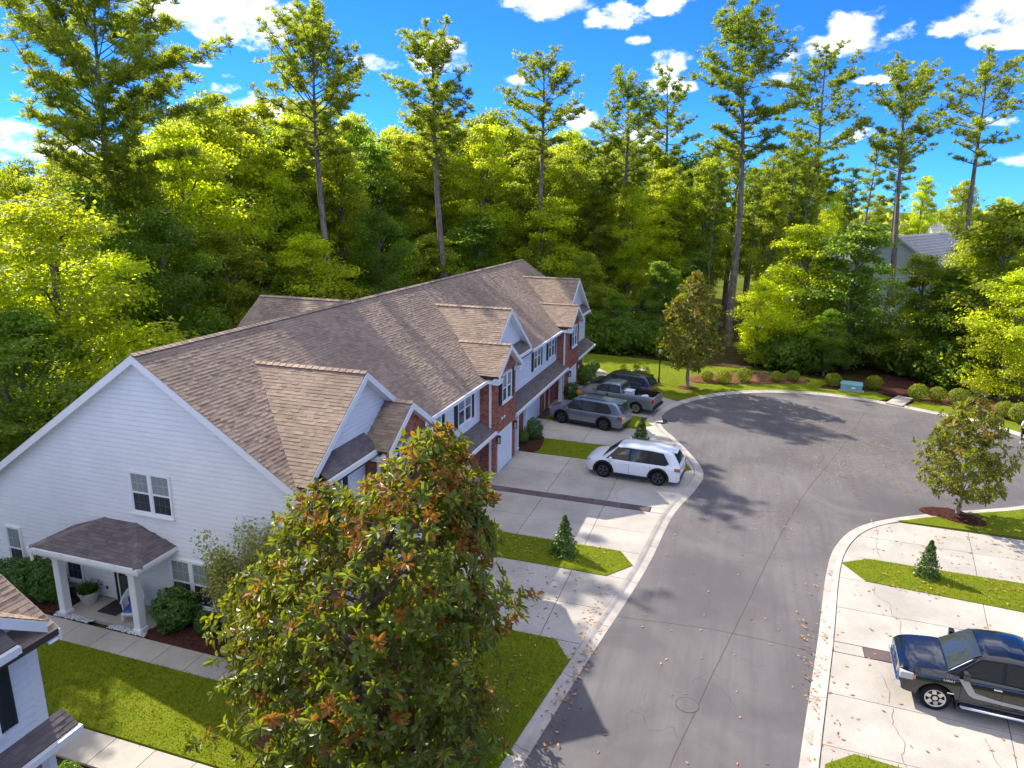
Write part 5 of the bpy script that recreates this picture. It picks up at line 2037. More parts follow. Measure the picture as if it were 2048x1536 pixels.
COLM = [shrub_mesh(90 + k, .30, .62, 700, .10, 'boxwood', .15, .05, .3) for k in range(2)]
for px, py, s, lab in ((1245, 757, 1.0, 'slim upright shrub at the left of the utility bed'), (1272, 763, 1.15, 'upright shrub in front of the utility cabinets'),
                       (1291, 764, 1.05, 'slim leaning upright shrub at the right of the utility bed'), (1252, 759, .6, 'short upright shrub beside the left one in the utility bed')):
    plant('upright_shrub', (STEM, random.choice(COLM)), at(px, py, .1), lab, 'shrub', 'upright shrubs in the utility bed', s=s, color=(1.5, 1.35, .8), parts=('stem', 'foliage'))

# ================================================================== VEHICLES
def lerp_tab(tab, x):
    return float(np.interp(x, [t[0] for t in tab], [t[1] for t in tab]))


def smooth_tab(tab, x):
    """interpolate with rounded corners"""
    return sum(lerp_tab(tab, x + d) for d in (-.07, -.035, 0, .035, .07)) / 5


def loft(rings, close_ends=True):
    n = len(rings[0])
    vs = [p for r_ in rings for p in r_]
    fs = []
    for i in range(len(rings) - 1):
        for k in range(n):
            fs.append((i * n + k, i * n + (k + 1) % n, (i + 1) * n + (k + 1) % n, (i + 1) * n + k))
    if close_ends:
        fs.append(tuple(range(n))[::-1])
        fs.append(tuple(range((len(rings) - 1) * n, len(rings) * n)))
    return vs, fs


def cut(o, cutters):
    """boolean away the cutter meshes for good"""
    for c in cutters:
        m = o.modifiers.new('cut', 'BOOLEAN')
        m.operation, m.object, m.solver = 'DIFFERENCE', c, 'EXACT'
    dg = bpy.context.evaluated_depsgraph_get()
    me = D.meshes.new_from_object(o.evaluated_get(dg))
    o.modifiers.clear()
    o.data = me
    for c in cutters:
        D.objects.remove(c)
    me.polygons.foreach_set('use_smooth', [True] * len(me.polygons))
    me.set_sharp_from_angle(angle=R(32))
    return o


def vehicle(name, label, cat, pos, ang, S):
    """S: dimensions of one car; x forward, y left, z up, origin on the ground under the middle of the wheelbase"""
    root = empty(name, pos, ang)
    tag(root, label, cat, 'vehicles parked on the driveways')
    L, W_, wb, wr = S['len'], S['w'] / 2, S['wb'], S['wr']
    xf, xr = wb / 2 + S['front'], -(wb / 2 + S['rear'])
    zb = S['clear']
    belt, hood, plan = S['belt'], S['hood'], S['plan']
    paint = S['paint']
    # --- lower body
    xs = sorted(set([xr, xr + .02, xr + .06, xr + .12, xf - .12, xf - .06, xf - .02, xf] + [xr + (xf - xr) * k / 46 for k in range(1, 46)]))
    rings = []
    for x in xs:
        w = W_ * smooth_tab(plan, x)
        zt = smooth_tab(hood, x)
        zs = min(smooth_tab(belt, x), zt - .015)
        edge = min(1, (xf - x) / .15, (x - xr) / .12)
        zl = zb + (1 - max(0, edge)) * .10
        half = [(0, zl), (w * .88, zl), (w * .965, zl + .05), (w * .985, zl + .16), (w, zl + (zs - zl) * .45), (w * .992, zl + (zs - zl) * .70), (w * .968, zs - .05), (w * .935, zs), (w * .86, zt - .012),
                (w * .60, zt - .002), (0, zt)]
        ring = [(x, y, z) for y, z in half] + [(x, -y, z) for y, z in half[-2:0:-1]]
        rings.append(ring)
    vs, fs = loft(rings)
    mb = MB().add(vs, [f[::-1] for f in fs])
    mb.f = [tuple(f) for f in mb.f]
    body = mb.build('body', [paint, 'black_plastic'], root)
    bm = bmesh.new()
    bm.from_mesh(body.data)
    bmesh.ops.recalc_face_normals(bm, faces=bm.faces)
    bm.to_mesh(body.data)
    bm.free()
    cutters = []
    for sx in (wb / 2, -wb / 2):
        for sy in (1, -1):
            c = MB()
            yy = sy * (W_ - .16)
            c.lathe((sx, yy, wr), [(wr + .085, -.20), (wr + .085, .26)], 26, axis='y')
            co = c.build('cutter', 'black_plastic')
            co.parent = root
            cutters.append(co)
    if S.get('bed'):
        b0, b1 = S['bed']
        c = MB().box(b0, b1, -(W_ - .16), W_ - .16, S['bed_floor'], 2.2)
        co = c.build('cutter', 'black_plastic')
        co.parent = root
        cutters.append(co)
    bpy.context.view_layer.update()
    cut(body, cutters)
    # dark cladding rings round the wheel openings and along the sill
    if S.get('cladding', True):
        for sx in (wb / 2, -wb / 2):
            for sy in (1, -1):
                mb = MB()
                n = 14
                ri, ro = wr + .070, wr + .165
                for k in range(n):
                    a, b = math.pi * (-.06 + 1.12 * k / n), math.pi * (-.06 + 1.12 * (k + 1) / n)
                    w = W_ * smooth_tab(plan, sx)
                    q = []
                    for t in (a, b):
                        for rr in (ri, ro):
                            x, z = sx + math.cos(t) * rr, wr + math.sin(t) * rr
                            f = 1 if z < .75 else 1 - .05 * (z - .75) / .3
                            q.append((x, sy * (w * f + .012), z))
                            q.append((x, sy * (w * f - .06), z))
                    fcs = [(0, 2, 6, 4), (0, 4, 5, 1), (2, 3, 7, 6)]
                    mb.add(q, fcs)
                mb.build('wheel_arch', 'black_plastic', root)
        for sy in (1, -1):
            mb = MB().box(-wb / 2 + wr + .1, wb / 2 - wr - .1, sy * (W_ - .06), sy * (W_ + .012), zb - .02, zb + .14)
            soften(mb.build('sill_cladding', 'black_plastic', root), .02)
    # --- cabin
    cx0, cx1 = S['cab']                               # rear and front foot of the cabin
    rooftab, tum = S['roof'], S['tumble']
    wc = W_ * S.get('cabw', .925)
    rings = []
    xs = sorted(set([cx0 + (cx1 - cx0) * k / 60 for k in range(61)]))
    def zr(x):
        return max(smooth_tab(rooftab, x), lerp_tab(belt, x) + .0)
    def yw(x, z):
        return (wc - (z - lerp_tab(belt, x)) * tum) * lerp_tab(S.get('cabplan', [(-9, 1), (9, 1)]), x)
    for x in xs:
        zt, z0 = zr(x) + .012, lerp_tab(belt, x) - .06
        h = zt - z0
        yt = yw(x, zt - .08)
        half = [(0, z0), (wc * .99, z0), (yw(x, z0 + h * .33), z0 + h * .33), (yw(x, z0 + h * .66), z0 + h * .66), (yw(x, zt - min(.09, h * .2)), zt - min(.09, h * .2)),
                (yt - .035, zt - min(.035, h * .08)), (yt - .11, zt - min(.008, h * .02)), (yt * .5, zt + min(.012, h * .02)), (0, zt + min(.018, h * .03))]
        rings.append([(x, y, z) for y, z in half] + [(x, -y, z) for y, z in half[-2:0:-1]])
    vs, fs = loft(rings)
    cabin = MB().add(vs, fs).build('cabin', paint, root, smooth=True)
    bm = bmesh.new()
    bm.from_mesh(cabin.data)
    bmesh.ops.recalc_face_normals(bm, faces=bm.faces)
    bm.to_mesh(cabin.data)
    bm.free()
    cabin.data.set_sharp_from_angle(angle=R(38))

    def side_patch(pts, out, th, m, nm, parent=None, sides=(1, -1)):
        objs = []
        for sy in sides:
            mb = MB()
            n = len(pts)
            a = [(x, sy * (yw(x, z) + out), z) for x, z in pts]
            b = [(x, sy * (yw(x, z) + out - th), z) for x, z in pts]
            mb.add(a + b, [tuple(range(n)) if sy < 0 else tuple(range(n))[::-1]] + [(i, n + i, n + (i + 1) % n, (i + 1) % n) for i in range(n)])
            objs.append(mb.build(nm, m, parent or root))
        return objs
    for poly in S['side_glass']:
        side_patch(poly, .024, .04, 'car_glass', 'side_window')
    if S.get('glass_trim'):
        side_patch(S['glass_trim'], .016, .03, 'black_plastic', 'window_surround')

    def cross_patch(x0, x1, fr, out, m, nm):
        """glass laid on the sloping front or rear of the cabin"""
        mb = MB()
        nx, ny = 8, 8
        g_ = []
        for i in range(nx + 1):
            x = x0 + (x1 - x0) * i / nx
            zt = zr(x) + .012
            y = max(.2, yw(x, zt) - fr)
            for j in range(ny + 1):
                t = -1 + 2 * j / ny
                g_.append((x, y * t, zt + out + .018 * (1 - t * t) - .03 * max(0, abs(t) - .8)))
        mb.add(g_, [(i * (ny + 1) + j, (i + 1) * (ny + 1) + j, (i + 1) * (ny + 1) + j + 1, i * (ny + 1) + j + 1) for i in range(nx) for j in range(ny)])
        return mb.build(nm, m, root, smooth=True)
    cross_patch(S['ws'][0], S['ws'][1], .075, .018, 'car_glass', 'windscreen')
    cross_patch(S['rw'][0], S['rw'][1], .11, .018, 'car_glass', 'rear_window')
    # --- wheels
    for sx in (wb / 2, -wb / 2):
        for sy in (1, -1):
            wh = MB().lathe((0, 0, 0), [(wr * .66, -.10), (wr * .90, -.115), (wr, -.07), (wr, .07), (wr * .90, .115), (wr * .66, .10)], 28, axis='y').build('wheel', 'tyre', root, smooth=True, angle=40)
            wh.location = (sx, sy * (W_ - .125), wr)
            wh.rotation_euler = (0, 0, 0 if sy > 0 else math.pi)
            mb = MB()
            # lathe with axis y maps height to -z/y; build the rim facing +y
            mb.lathe((0, .0, 0), [(wr * .64, .03), (wr * .64, .05)], 24, axis='y')
            mb.build('rim_back', 'black_plastic', wh)
            mb = MB()
            n = 24
            for k in range(n):
                a, b = 2 * math.pi * k / n, 2 * math.pi * (k + 1) / n
                q = [(math.cos(t) * rr, yy, math.sin(t) * rr) for t in (a, b) for rr, yy in ((wr * .68, .112), (wr * .60, .105), (wr * .58, .05))]
                mb.add(q, [(0, 3, 4, 1), (1, 4, 5, 2)])
            ns = S.get('spokes', 6)
            for k in range(ns):
                a = 2 * math.pi * k / ns + .3
                c, s = math.cos(a), math.sin(a)
                w1, w2 = S.get('spoke_w', .045), S.get('spoke_w', .045) * .8
                q = []
                for rr, ww in ((wr * .10, w1), (wr * .63, w2)):
                    for t in (-1, 1):
                        for yy in (.065, .098 if rr < wr * .3 else .104):
                            q.append((c * rr - s * ww * t, yy, s * rr + c * ww * t))
                mb.add(q, [(0, 1, 3, 2), (4, 6, 7, 5), (1, 5, 7, 3), (0, 2, 6, 4), (0, 4, 5, 1), (2, 3, 7, 6)])
            mb.lathe((0, 0, 0), [(wr * .19, .07), (wr * .17, .112)], 14, axis='y')
            mb.build('rim', S.get('rim', 'alloy'), wh)
    # --- lamps, grille, bumpers, mirrors, handles
    def on_front(x, y0, y1, z0, z1, m, nm, th=.03):
        mb = MB().box(x - .02, x + th, y0, y1, z0, z1)
        return soften(mb.build(nm, m, root), .015)
    for sy in (1, -1):
        for part in S['lamps']:
            nm, m, x0, x1, y0, y1, z0, z1 = part
            ys = sorted((sy * y0, sy * y1))
            soften(MB().box(x0, x1, ys[0], ys[1], z0, z1).build(nm, m, root), .018)
    for nm, m, x0, x1, y0, y1, z0, z1 in S['front_parts']:
        soften(MB().box(x0, x1, y0, y1, z0, z1).build(nm, m, root), .018)
    mx, mz = S['mirror']
    for sy in (1, -1):
        y = yw(mx, mz)
        o = MB().box(mx - .07, mx + .09, sy * (y + .10), sy * (y + .30), mz - .02, mz + S.get('mirror_h', .16)).build('wing_mirror', S.get('mirror_m', paint), root)
        soften(o, .04, 3)
        MB().box(mx - .02, mx + .03, sy * (y - .03), sy * (y + .11), mz, mz + .04).build('mirror_arm', 'black_plastic', o)
    for hx, hz in S['handles']:
        for sy in (1, -1):
            y = W_ * smooth_tab(plan, hx)
            soften(MB().box(hx - .10, hx + .10, sy * (y * .975), sy * (y * .975 + .045), hz - .018, hz + .018).build('door_handle', S.get('handle_m', paint), root), .008)
    for sxx, z0, z1 in S['door_lines']:               # shut lines, slightly proud dark seams
        for sy in (1, -1):
            mb = MB()
            zz = [z0 + (z1 - z0) * k / 6 for k in range(7)]
            for a, b in zip(zz[:-1], zz[1:]):
                def yy(z):
                    w = W_ * smooth_tab(plan, sxx)
                    zs = smooth_tab(belt, sxx)
                    f = np.interp((z - zb) / (zs - zb), [0, .16, .45, .7, .93, 1], [.965, .985, 1, .992, .968, .935])
                    return w * f + .0025
                q = [(sxx - .006, sy * yy(a), a), (sxx + .006, sy * yy(a), a), (sxx + .006, sy * yy(b), b), (sxx - .006, sy * yy(b), b)]
                mb.add(q, [(0, 1, 2, 3) if sy < 0 else (3, 2, 1, 0)])
            mb.build('door_seam', 'black_plastic', root)
    if S.get('rails'):
        r0, r1 = S['rails']
        for sy in (1, -1):
            pts = [(r0, sy * (yw(r0, zr(r0)) - .10), zr(r0) + .015), (r0 + .1, sy * (yw(r0, zr(r0)) - .10), zr(r0 + .1) + .06), ((r0 + r1) / 2, sy * (yw(0, zr(0)) - .10), zr((r0 + r1) / 2) + .065),
                   (r1 - .1, sy * (yw(r1, zr(r1)) - .10), zr(r1 - .1) + .06), (r1, sy * (yw(r1, zr(r1)) - .10), zr(r1) + .015)]
            MB().tube(pts, .02, 6).build('roof_rail', S.get('rail_m', 'black_plastic'), root, smooth=True)
    return root


def suv(name, label, pos, ang, paint, rim, L=4.85, hgt=1.80, rails=True, width=1.98, lamp='lamp_clear', third=True, handle=None):
    wb = 2.84 + (L - 4.85) * .5
    wr = .395
    fo, re = .95, L - wb - .95
    xf, xr = wb / 2 + fo, -(wb / 2 + re)
    bz = 1.06
    roof = [(xr, bz), (xr + .05, bz + .10), (xr + .38, hgt - .12), (xr + .62, hgt - .03), (xr + 1.5, hgt), (.35, hgt - .01), (.75, hgt - .10), (1.52, bz + .03), (1.62, bz - .02)]
    S = dict(len=L, w=width, wb=wb, wr=wr, front=fo, rear=re, clear=.24, paint=paint,
             belt=[(xr, 1.05), (-1, 1.06), (.9, 1.03), (1.5, 1.0), (xf - .3, .93), (xf, .80)],
             hood=[(xr, 1.05), (xr + .1, 1.10), (1.3, 1.12), (1.75, 1.12), (xf - .35, 1.06), (xf - .08, .97), (xf, .84)],
             plan=[(xr, .84), (xr + .15, .93), (xr + .6, .985), (-.5, 1.0), (1.0, 1.0), (xf - .7, .985), (xf - .25, .91), (xf - .05, .80), (xf, .72)],
             cab=(xr + .02, 1.62), roof=roof, tumble=.30, cabplan=[(xr, .90), (xr + .5, .97), (-.4, 1), (1, 1), (1.62, .97)],
             ws=(.80, 1.50), rw=(xr + .07, xr + .36),
             side_glass=[[(.12, 1.09), (1.20, 1.09), (.72, hgt - .15), (.12, hgt - .11)], [(-.90, 1.10), (.05, 1.09), (.05, hgt - .11), (-.86, hgt - .11)]] +
                        ([[(-1.86, 1.22), (-1.72, 1.12), (-.98, 1.10), (-.94, hgt - .12), (-1.55, hgt - .16)]] if third else []),
             glass_trim=[(-1.92, 1.20), (-1.75, 1.085), (1.29, 1.065), (.74, hgt - .125), (.2, hgt - .085), (-.9, hgt - .085), (-1.6, hgt - .135)],
             spokes=5, spoke_w=.05, rim=rim,
             lamps=[('headlight', lamp, xf - .36, xf - .05, .52, .84, .80, .90), ('fog_lamp', 'black_plastic', xf - .16, xf - .03, .45, .68, .42, .50), ('taillight', 'lamp_red', xr - .014, xr + .27, .64, .945, .87, 1.03),
                    ('reflector', 'lamp_red', xr - .012, xr + .03, .55, .72, .50, .54)],
             front_parts=[('grille', 'black_plastic', xf - .09, xf + .02, -.52, .52, .60, .80), ('bumper', 'black_plastic', xf - .14, xf + .012, -.62, .62, .27, .44),
                          ('bumper', 'black_plastic', xr - .015, xr + .16, -.74, .74, .28, .52), ('spoiler', paint, xr + .22, xr + .48, -.58, .58, hgt - .075, hgt - .035)],
             mirror=(1.02, 1.06), handles=[(.28, .93), (-.72, .94)], handle_m=handle or paint, door_lines=[(1.12, .42, 1.0), (.08, .40, 1.05), (-.98, .62, 1.05)],
             rails=(-1.5, .35) if rails else None)
    r = vehicle(name, label, 'car', pos, ang, S)
    return r


def pickup(name, label, pos, ang, paint, rim, L=5.9, hgt=1.94, width=2.02, wb=3.68, lamp='lamp_clear', spokes=6, chrome=True, cargo=False, crew=True, wr=.40):
    fo = .95
    re = L - wb - fo
    xf, xr = wb / 2 + fo, -(wb / 2 + re)
    cabr = -.62 if crew else -.42
    bz = 1.22
    roof = [(cabr, bz), (cabr + .03, bz + .2), (cabr + .14, hgt - .08), (cabr + .35, hgt - .01), (.2, hgt), (.72, hgt - .06), (1.0, hgt - .17), (1.62, bz + .03), (1.72, bz - .02)]
    S = dict(len=L, w=width, wb=wb, wr=wr, front=fo, rear=re, clear=.36, paint=paint,
             belt=[(xr, 1.24), (-.7, 1.24), (1.0, 1.20), (1.7, 1.12), (xf - .3, 1.05), (xf, 1.0)],
             hood=[(xr, 1.27), (-.7, 1.27), (1.5, 1.27), (1.8, 1.26), (xf - .35, 1.18), (xf - .06, 1.10), (xf, 1.02)],
             plan=[(xr, .95), (xr + .2, .975), (-.5, 1.0), (1.2, 1.0), (xf - .6, 1.0), (xf - .2, .965), (xf - .05, .91), (xf, .86)],
             cab=(cabr, 1.72), roof=roof, tumble=.26, cabw=.93, cabplan=[(-9, 1), (1.0, 1), (1.72, .97)],
             ws=(.86, 1.60), rw=(cabr + .035, cabr + .13),
             side_glass=[[(.36, 1.29), (1.36, 1.26), (.86, hgt - .19), (.36, hgt - .14)], [(cabr + .17, 1.29), (.27, 1.29), (.27, hgt - .14), (cabr + .2, hgt - .14)]],
             glass_trim=[(cabr + .12, 1.262), (1.47, 1.235), (.9, hgt - .15), (.4, hgt - .11), (cabr + .15, hgt - .11)],
             spokes=spokes, spoke_w=.062, rim=rim, cladding=False, bed=(xr + .07, cabr - .05), bed_floor=.72,
             lamps=[('headlight', lamp, xf - .34, xf + .0, .60, .990, .82, 1.02), ('turn_signal', 'lamp_amber', xf - .40, xf - .341, .90, .992, .86, .98), ('taillight', 'lamp_red', xr - .02, xr + .10, .80, .97, .86, 1.16)],
             front_parts=[('grille', 'chrome' if chrome else 'black_plastic', xf - .06, xf + .025, -.56, .56, .74, 1.04), ('grille_mesh', 'black_plastic', xf - .02, xf + .035, -.46, .46, .79, .99),
                          ('bumper', 'chrome' if chrome else 'black_plastic', xf - .16, xf + .07, -.90, .90, .46, .68), ('bumper', 'chrome' if chrome else 'black_plastic', xr - .10, xr + .06, -.92, .92, .46, .66),
                          ('tailgate', paint, xr - .025, xr + .05, -.78, .78, .72, 1.265)],
             mirror=(1.22, 1.27), mirror_h=.22, handles=[(.42, 1.08), (-.46, 1.08)], handle_m='chrome' if chrome else paint, door_lines=[(1.28, .5, 1.17), (.30, .5, 1.2), (-.58, .5, 1.22)])
    if chrome:
        S['mirror_m'] = paint
    root = vehicle(name, label, 'pickup truck', pos, ang, S)
    W_ = width / 2
    for sy in (1, -1):                                # boxed wheel housings inside the open bed
        ys = sorted((sy * (W_ - .40), sy * (W_ - .15)))
        soften(MB().box(-wb / 2 - wr - .11, -wb / 2 + wr + .11, ys[0], ys[1], .715, wr * 2 + .13).build('wheel_housing', 'black_plastic', root), .03)
    for sy in (1, -1):                                # mud flaps and wheel lips
        MB().box(wb / 2 - wr - .14, wb / 2 - wr - .11, sy * (W_ - .26), sy * (W_ - .01), .22, .5).build('mud_flap', 'black_plastic', root)
        if chrome:
            MB().tube([(1.25, sy * (W_ - .05), .36), (1.2, sy * (W_ + .06), .36), (-1.0, sy * (W_ + .06), .36), (-1.05, sy * (W_ - .05), .36)], .045, 8).build('running_board', 'chrome', root, smooth=True)
            mb = MB()
            fr = [(1.36, 1.17), (1.12, 1.16), (.92, .84), (.40, .76), (-1.2, .70), (-1.2, .60), (.95, .68), (1.08, .75)]
            w = W_ + .004
            a = [(x, sy * (w - (0.0 if z < .95 else (z - .95) * .06)), z) for x, z in fr]
            b = [(x, sy * (w - .03), z) for x, z in fr]
            n = len(fr)
            prism_faces = [(0, 1, 2, 7), (2, 6, 7), (2, 3, 6), (3, 4, 5, 6)]
            mb.add(a + b, [f if sy > 0 else f[::-1] for f in prism_faces] + [(i, n + i, n + (i + 1) % n, (i + 1) % n) for i in range(n)])
            mb.build('side_stripe', 'silver_stripe', root)
    return root


white_suv = suv('white_suv', 'white SUV parked on the near double driveway, dark wheels and red tail light', (-4.72, 35.28, .062), math.pi - .075, 'paint_white', 'alloy_dark', rails=False)
grey_suv = suv('grey_suv', 'blue grey long SUV with roof rails, parked close to the brick garage', (-8.95, 43.35, .062), math.pi - .20, 'paint_grey', 'alloy_dark', L=5.05, hgt=1.78, rails=True)
for o in grey_suv.children:
    if o.name.startswith('headlight'):
        o.data.materials[0] = MATS['lamp_amber']
pickup('grey_pickup', 'older grey pickup with an open bed of clutter, behind the grey SUV', (-7.85, 47.75, .062), math.pi - .20, 'paint_grey_pale', 'alloy', L=5.6, hgt=1.86, wb=3.45, width=1.96, lamp='lamp_amber', spokes=8,
       chrome=False, wr=.39)
suv('dark_suv', 'dark navy SUV beside the grey pickup, only its roof and rear showing', (-8.1, 50.9, .062), math.pi - .18, 'paint_navy', 'alloy_dark', L=4.9, hgt=1.78, rails=True)
black = pickup('black_pickup', 'glossy black pickup with silver side stripe and bright alloy wheels at the right edge', (8.02, 21.08, .062), math.pi - .055, 'paint_black', 'alloy')


def text_part(s, size, m, parent, loc, rot, name):
    cu = D.curves.new(name, 'FONT')
    cu.body, cu.size, cu.extrude = s, size, .004
    o = D.objects.new('tmp', cu)
    COL.objects.link(o)
    dg = bpy.context.evaluated_depsgraph_get()
    me = D.meshes.new_from_object(o.evaluated_get(dg))
    D.objects.remove(o)
    me.materials.clear()
    me.materials.append(MATS[m])
    q = link(D.objects.new(name, me), parent)
    q.location, q.rotation_euler = loc, rot
    return q


# the truck faces -X: its left flank (local +y) looks at the camera
text_part('LARIAT', .088, 'chrome', black, (1.72, 1.004, 1.02), (math.pi / 2, 0, math.pi), 'door_badge')
MB().box(1.42, 1.58, .995, 1.016, .66, .69).build('fender_badge', 'chrome', black)
mbt = MB().lathe((2.83, 0, .90), [(.11, 0), (.11, .015), (.08, .02)], 16, axis='x')
mbt.build('grille_emblem', 'alloy_dark', black)

# things lying in the open bed of the grey pickup
tote = empty('storage_tote', (-6.95, 47.35, .80), math.pi - .2)
tag(tote, 'pale grey plastic tote standing in the bed of the grey pickup', 'tote')
soften(MB().box(-.26, .26, -.34, .34, 0, .62).build('tub', 'door_white', tote), .03)
soften(MB().box(-.29, .29, -.37, .37, .60, .67).build('lid', 'trim', tote), .02)
cooler = empty('red_can', (-6.25, 47.1, .80), .4)
tag(cooler, 'small red fuel can in the bed of the grey pickup', 'fuel can')
soften(MB().box(-.13, .13, -.2, .2, 0, .4).build('can_body', 'lamp_red', cooler), .05)
MB().tube([(0, -.12, .40), (0, -.08, .48), (0, .08, .48), (0, .12, .40)], .018, 6).build('can_handle', 'lamp_red', cooler)
MB().tube([(0, .15, .38), (0, .26, .5)], .025, 6).build('spout', 'black_plastic', cooler)
bag = empty('white_bag', (-5.9, 47.55, .80), .2)
tag(bag, 'crumpled white sack in the bed of the grey pickup', 'sack')
link(D.objects.new('sack', shrub_mesh(5, .3, .2, 10, .1, 'cloth_white')), bag)
bm = bmesh.new()
bmesh.ops.create_icosphere(bm, subdivisions=2, radius=.3)
for v_ in bm.verts:
    v_.co = Vector((v_.co.x * 1.1, v_.co.y * .8, v_.co.z * .65 + .18)) * (1 + .25 * pnoise(v_.co * 5))
bm.to_mesh(bag.children[0].data)
bm.free()
bag.children[0].data.materials.clear()
bag.children[0].data.materials.append(MATS['cloth_white'])

# ================================================================== PORCH FURNITURE
def armchair():
    t = empty('wicker_armchair', (-18.72, 16.32, .084), R(200))
    tag(t, 'white wicker armchair with a blue cushion on the porch', 'chair')
    # local: seat faces +y
    mb = MB()
    n = 17
    rows_ = []
    for k in range(n):                                # curved back and arms in one woven shell
        f = -1 + 2 * k / (n - 1)
        a = f * R(112)
        x, y = math.sin(a) * .33, -math.cos(a) * .30 - .02
        htop = .42 + .50 * max(0, math.cos(a * .82)) ** 1.6 if abs(f) < .95 else .42
        rows_.append([(x, y, .30), (x * 1.03, y * 1.04, .45), (x * 1.07, y * 1.09, max(.60, .25 + htop * .8)), (x * 1.08, y * 1.10, max(.63, .27 + htop * .85))])
    th = .035
    outer = rows_
    inner = [[(p[0] * (1 - th / .35), p[1] * (1 - th / .33), p[2]) for p in r_] for r_ in rows_]
    vs = [p for r_ in outer for p in r_] + [p for r_ in inner for p in r_]
    m = n * 4
    fs = []
    for i in range(n - 1):
        for j in range(3):
            a = i * 4 + j
            fs.append((a, a + 4, a + 5, a + 1))
            fs.append((m + a, m + a + 1, m + a + 5, m + a + 4))
        fs.append((i * 4 + 3, i * 4 + 7, m + i * 4 + 7, m + i * 4 + 3))
        fs.append((i * 4, m + i * 4, m + i * 4 + 4, i * 4 + 4))
    for i in (0, n - 1):
        for j in range(3):
            a = i * 4 + j
            fs.append((a, a + 1, m + a + 1, m + a) if i == 0 else (a, m + a, m + a + 1, a + 1))
    mb.add(vs, fs)
    mb.build('back_shell', 'wicker', t, smooth=True, angle=50)
    pts = [(math.sin(f * R(112)) * .36, -math.cos(f * R(112)) * .33 - .02, max(.65, .29 + (.42 + .50 * max(0, math.cos(f * R(112) * .82)) ** 1.6) * .85)) for f in [-1 + 2 * k / 20 for k in range(21)]]
    MB().tube(pts, .035, 8).build('rolled_rim', 'wicker', t, smooth=True)
    soften(MB().box(-.28, .28, -.26, .30, .30, .38).build('seat', 'wicker', t), .02)
    soften(MB().box(-.24, .24, -.22, .26, .382, .46).build('seat_cushion', 'cushion', t), .03, 3)
    b = soften(MB().box(-.19, .19, -.05, .05, -.17, .17).build('back_pillow', 'cushion', t), .04, 3)
    b.location, b.rotation_euler = (.02, -.16, .62), (R(-18), 0, 0)
    for x in (-.24, .24):
        for y in (-.24, .26):
            MB().tube([(x, y, .31), (x * 1.1, y * 1.1, 0)], [.032, .024], 8).build('leg', 'wicker', t, smooth=True)
    mb = MB()
    for x in (-.25, .25):
        mb.tube([(x, -.25, .14), (x, .27, .14)], .012, 6)
    mb.tube([(-.25, .1, .14), (.25, .1, .14)], .012, 6)
    mb.build('stretcher', 'wicker', t)


armchair()
dm = empty('door_mat', (-19.87, 16.63, .083))
tag(dm, 'charcoal grey door mat lying in front of the dark door', 'door mat')
MB().box(-.42, .42, -.40, .40, 0, .012).build('mat_base', 'mat_grey', dm)
mb = MB()
for k in range(16):
    mb.box(-.39, .39, -.37 + k * .046, -.345 + k * .046, .0125, .019)
mb.build('mat_ribs', 'mat_grey', dm)


def potted(pos, label, r_, hgt, ph, colr):
    t = empty('potted_plant', pos)
    tag(t, label, 'potted plant')
    MB().lathe((0, 0, 0), [(r_ * .62, 0), (r_ * .80, hgt * .35), (r_ * .98, hgt * .86), (r_ * 1.06, hgt * .88), (r_ * 1.06, hgt), (r_ * .92, hgt), (r_ * .90, hgt * .88)], 24).build('pot', 'pot', t, smooth=True, angle=40)
    MB().lathe((0, 0, hgt * .86), [(r_ * .91, 0), (r_ * .91, .02)], 16).build('soil', 'soil', t)
    rr = np.random.default_rng(int(abs(pos[0]) * 10))
    n = 420
    d = rnd_dirs(rr, n)
    d[:, 2] = np.abs(d[:, 2]) * 1.2 + .2
    d = unit(d)
    base = np.stack([rr.normal(0, r_ * .3, n), rr.normal(0, r_ * .3, n), np.full(n, hgt * .9)], 1)
    L = rr.uniform(.6, 1.1, n) * ph
    C = base + d * (L * rr.uniform(.3, .6, n))[:, None]
    Nn = unit(np.cross(d, rnd_dirs(rr, n)) + np.array([0, 0, .3]))
    Dr = unit(d - np.array([0, 0, .3]))
    me = np_mesh('foliage', leaf_quads(C, Nn, Dr, L * .6, np.full(n, .035)), np.arange(n * 4).reshape(-1, 4), ['holly'], np.clip(rr.normal(1.1, .25, n), .5, 1.8))
    link(D.objects.new('foliage', me), t).color = (*colr, 1)


potted((-21.02, 16.62, .083), 'bushy green plant in a wide grey pot by the left porch window', .34, .46, .52, (1.4, 1.2, 1))
potted((-17.75, 16.62, .083), 'leafy plant in a pale pot right of the white armchair', .24, .36, .55, (1.5, 1.5, 1))


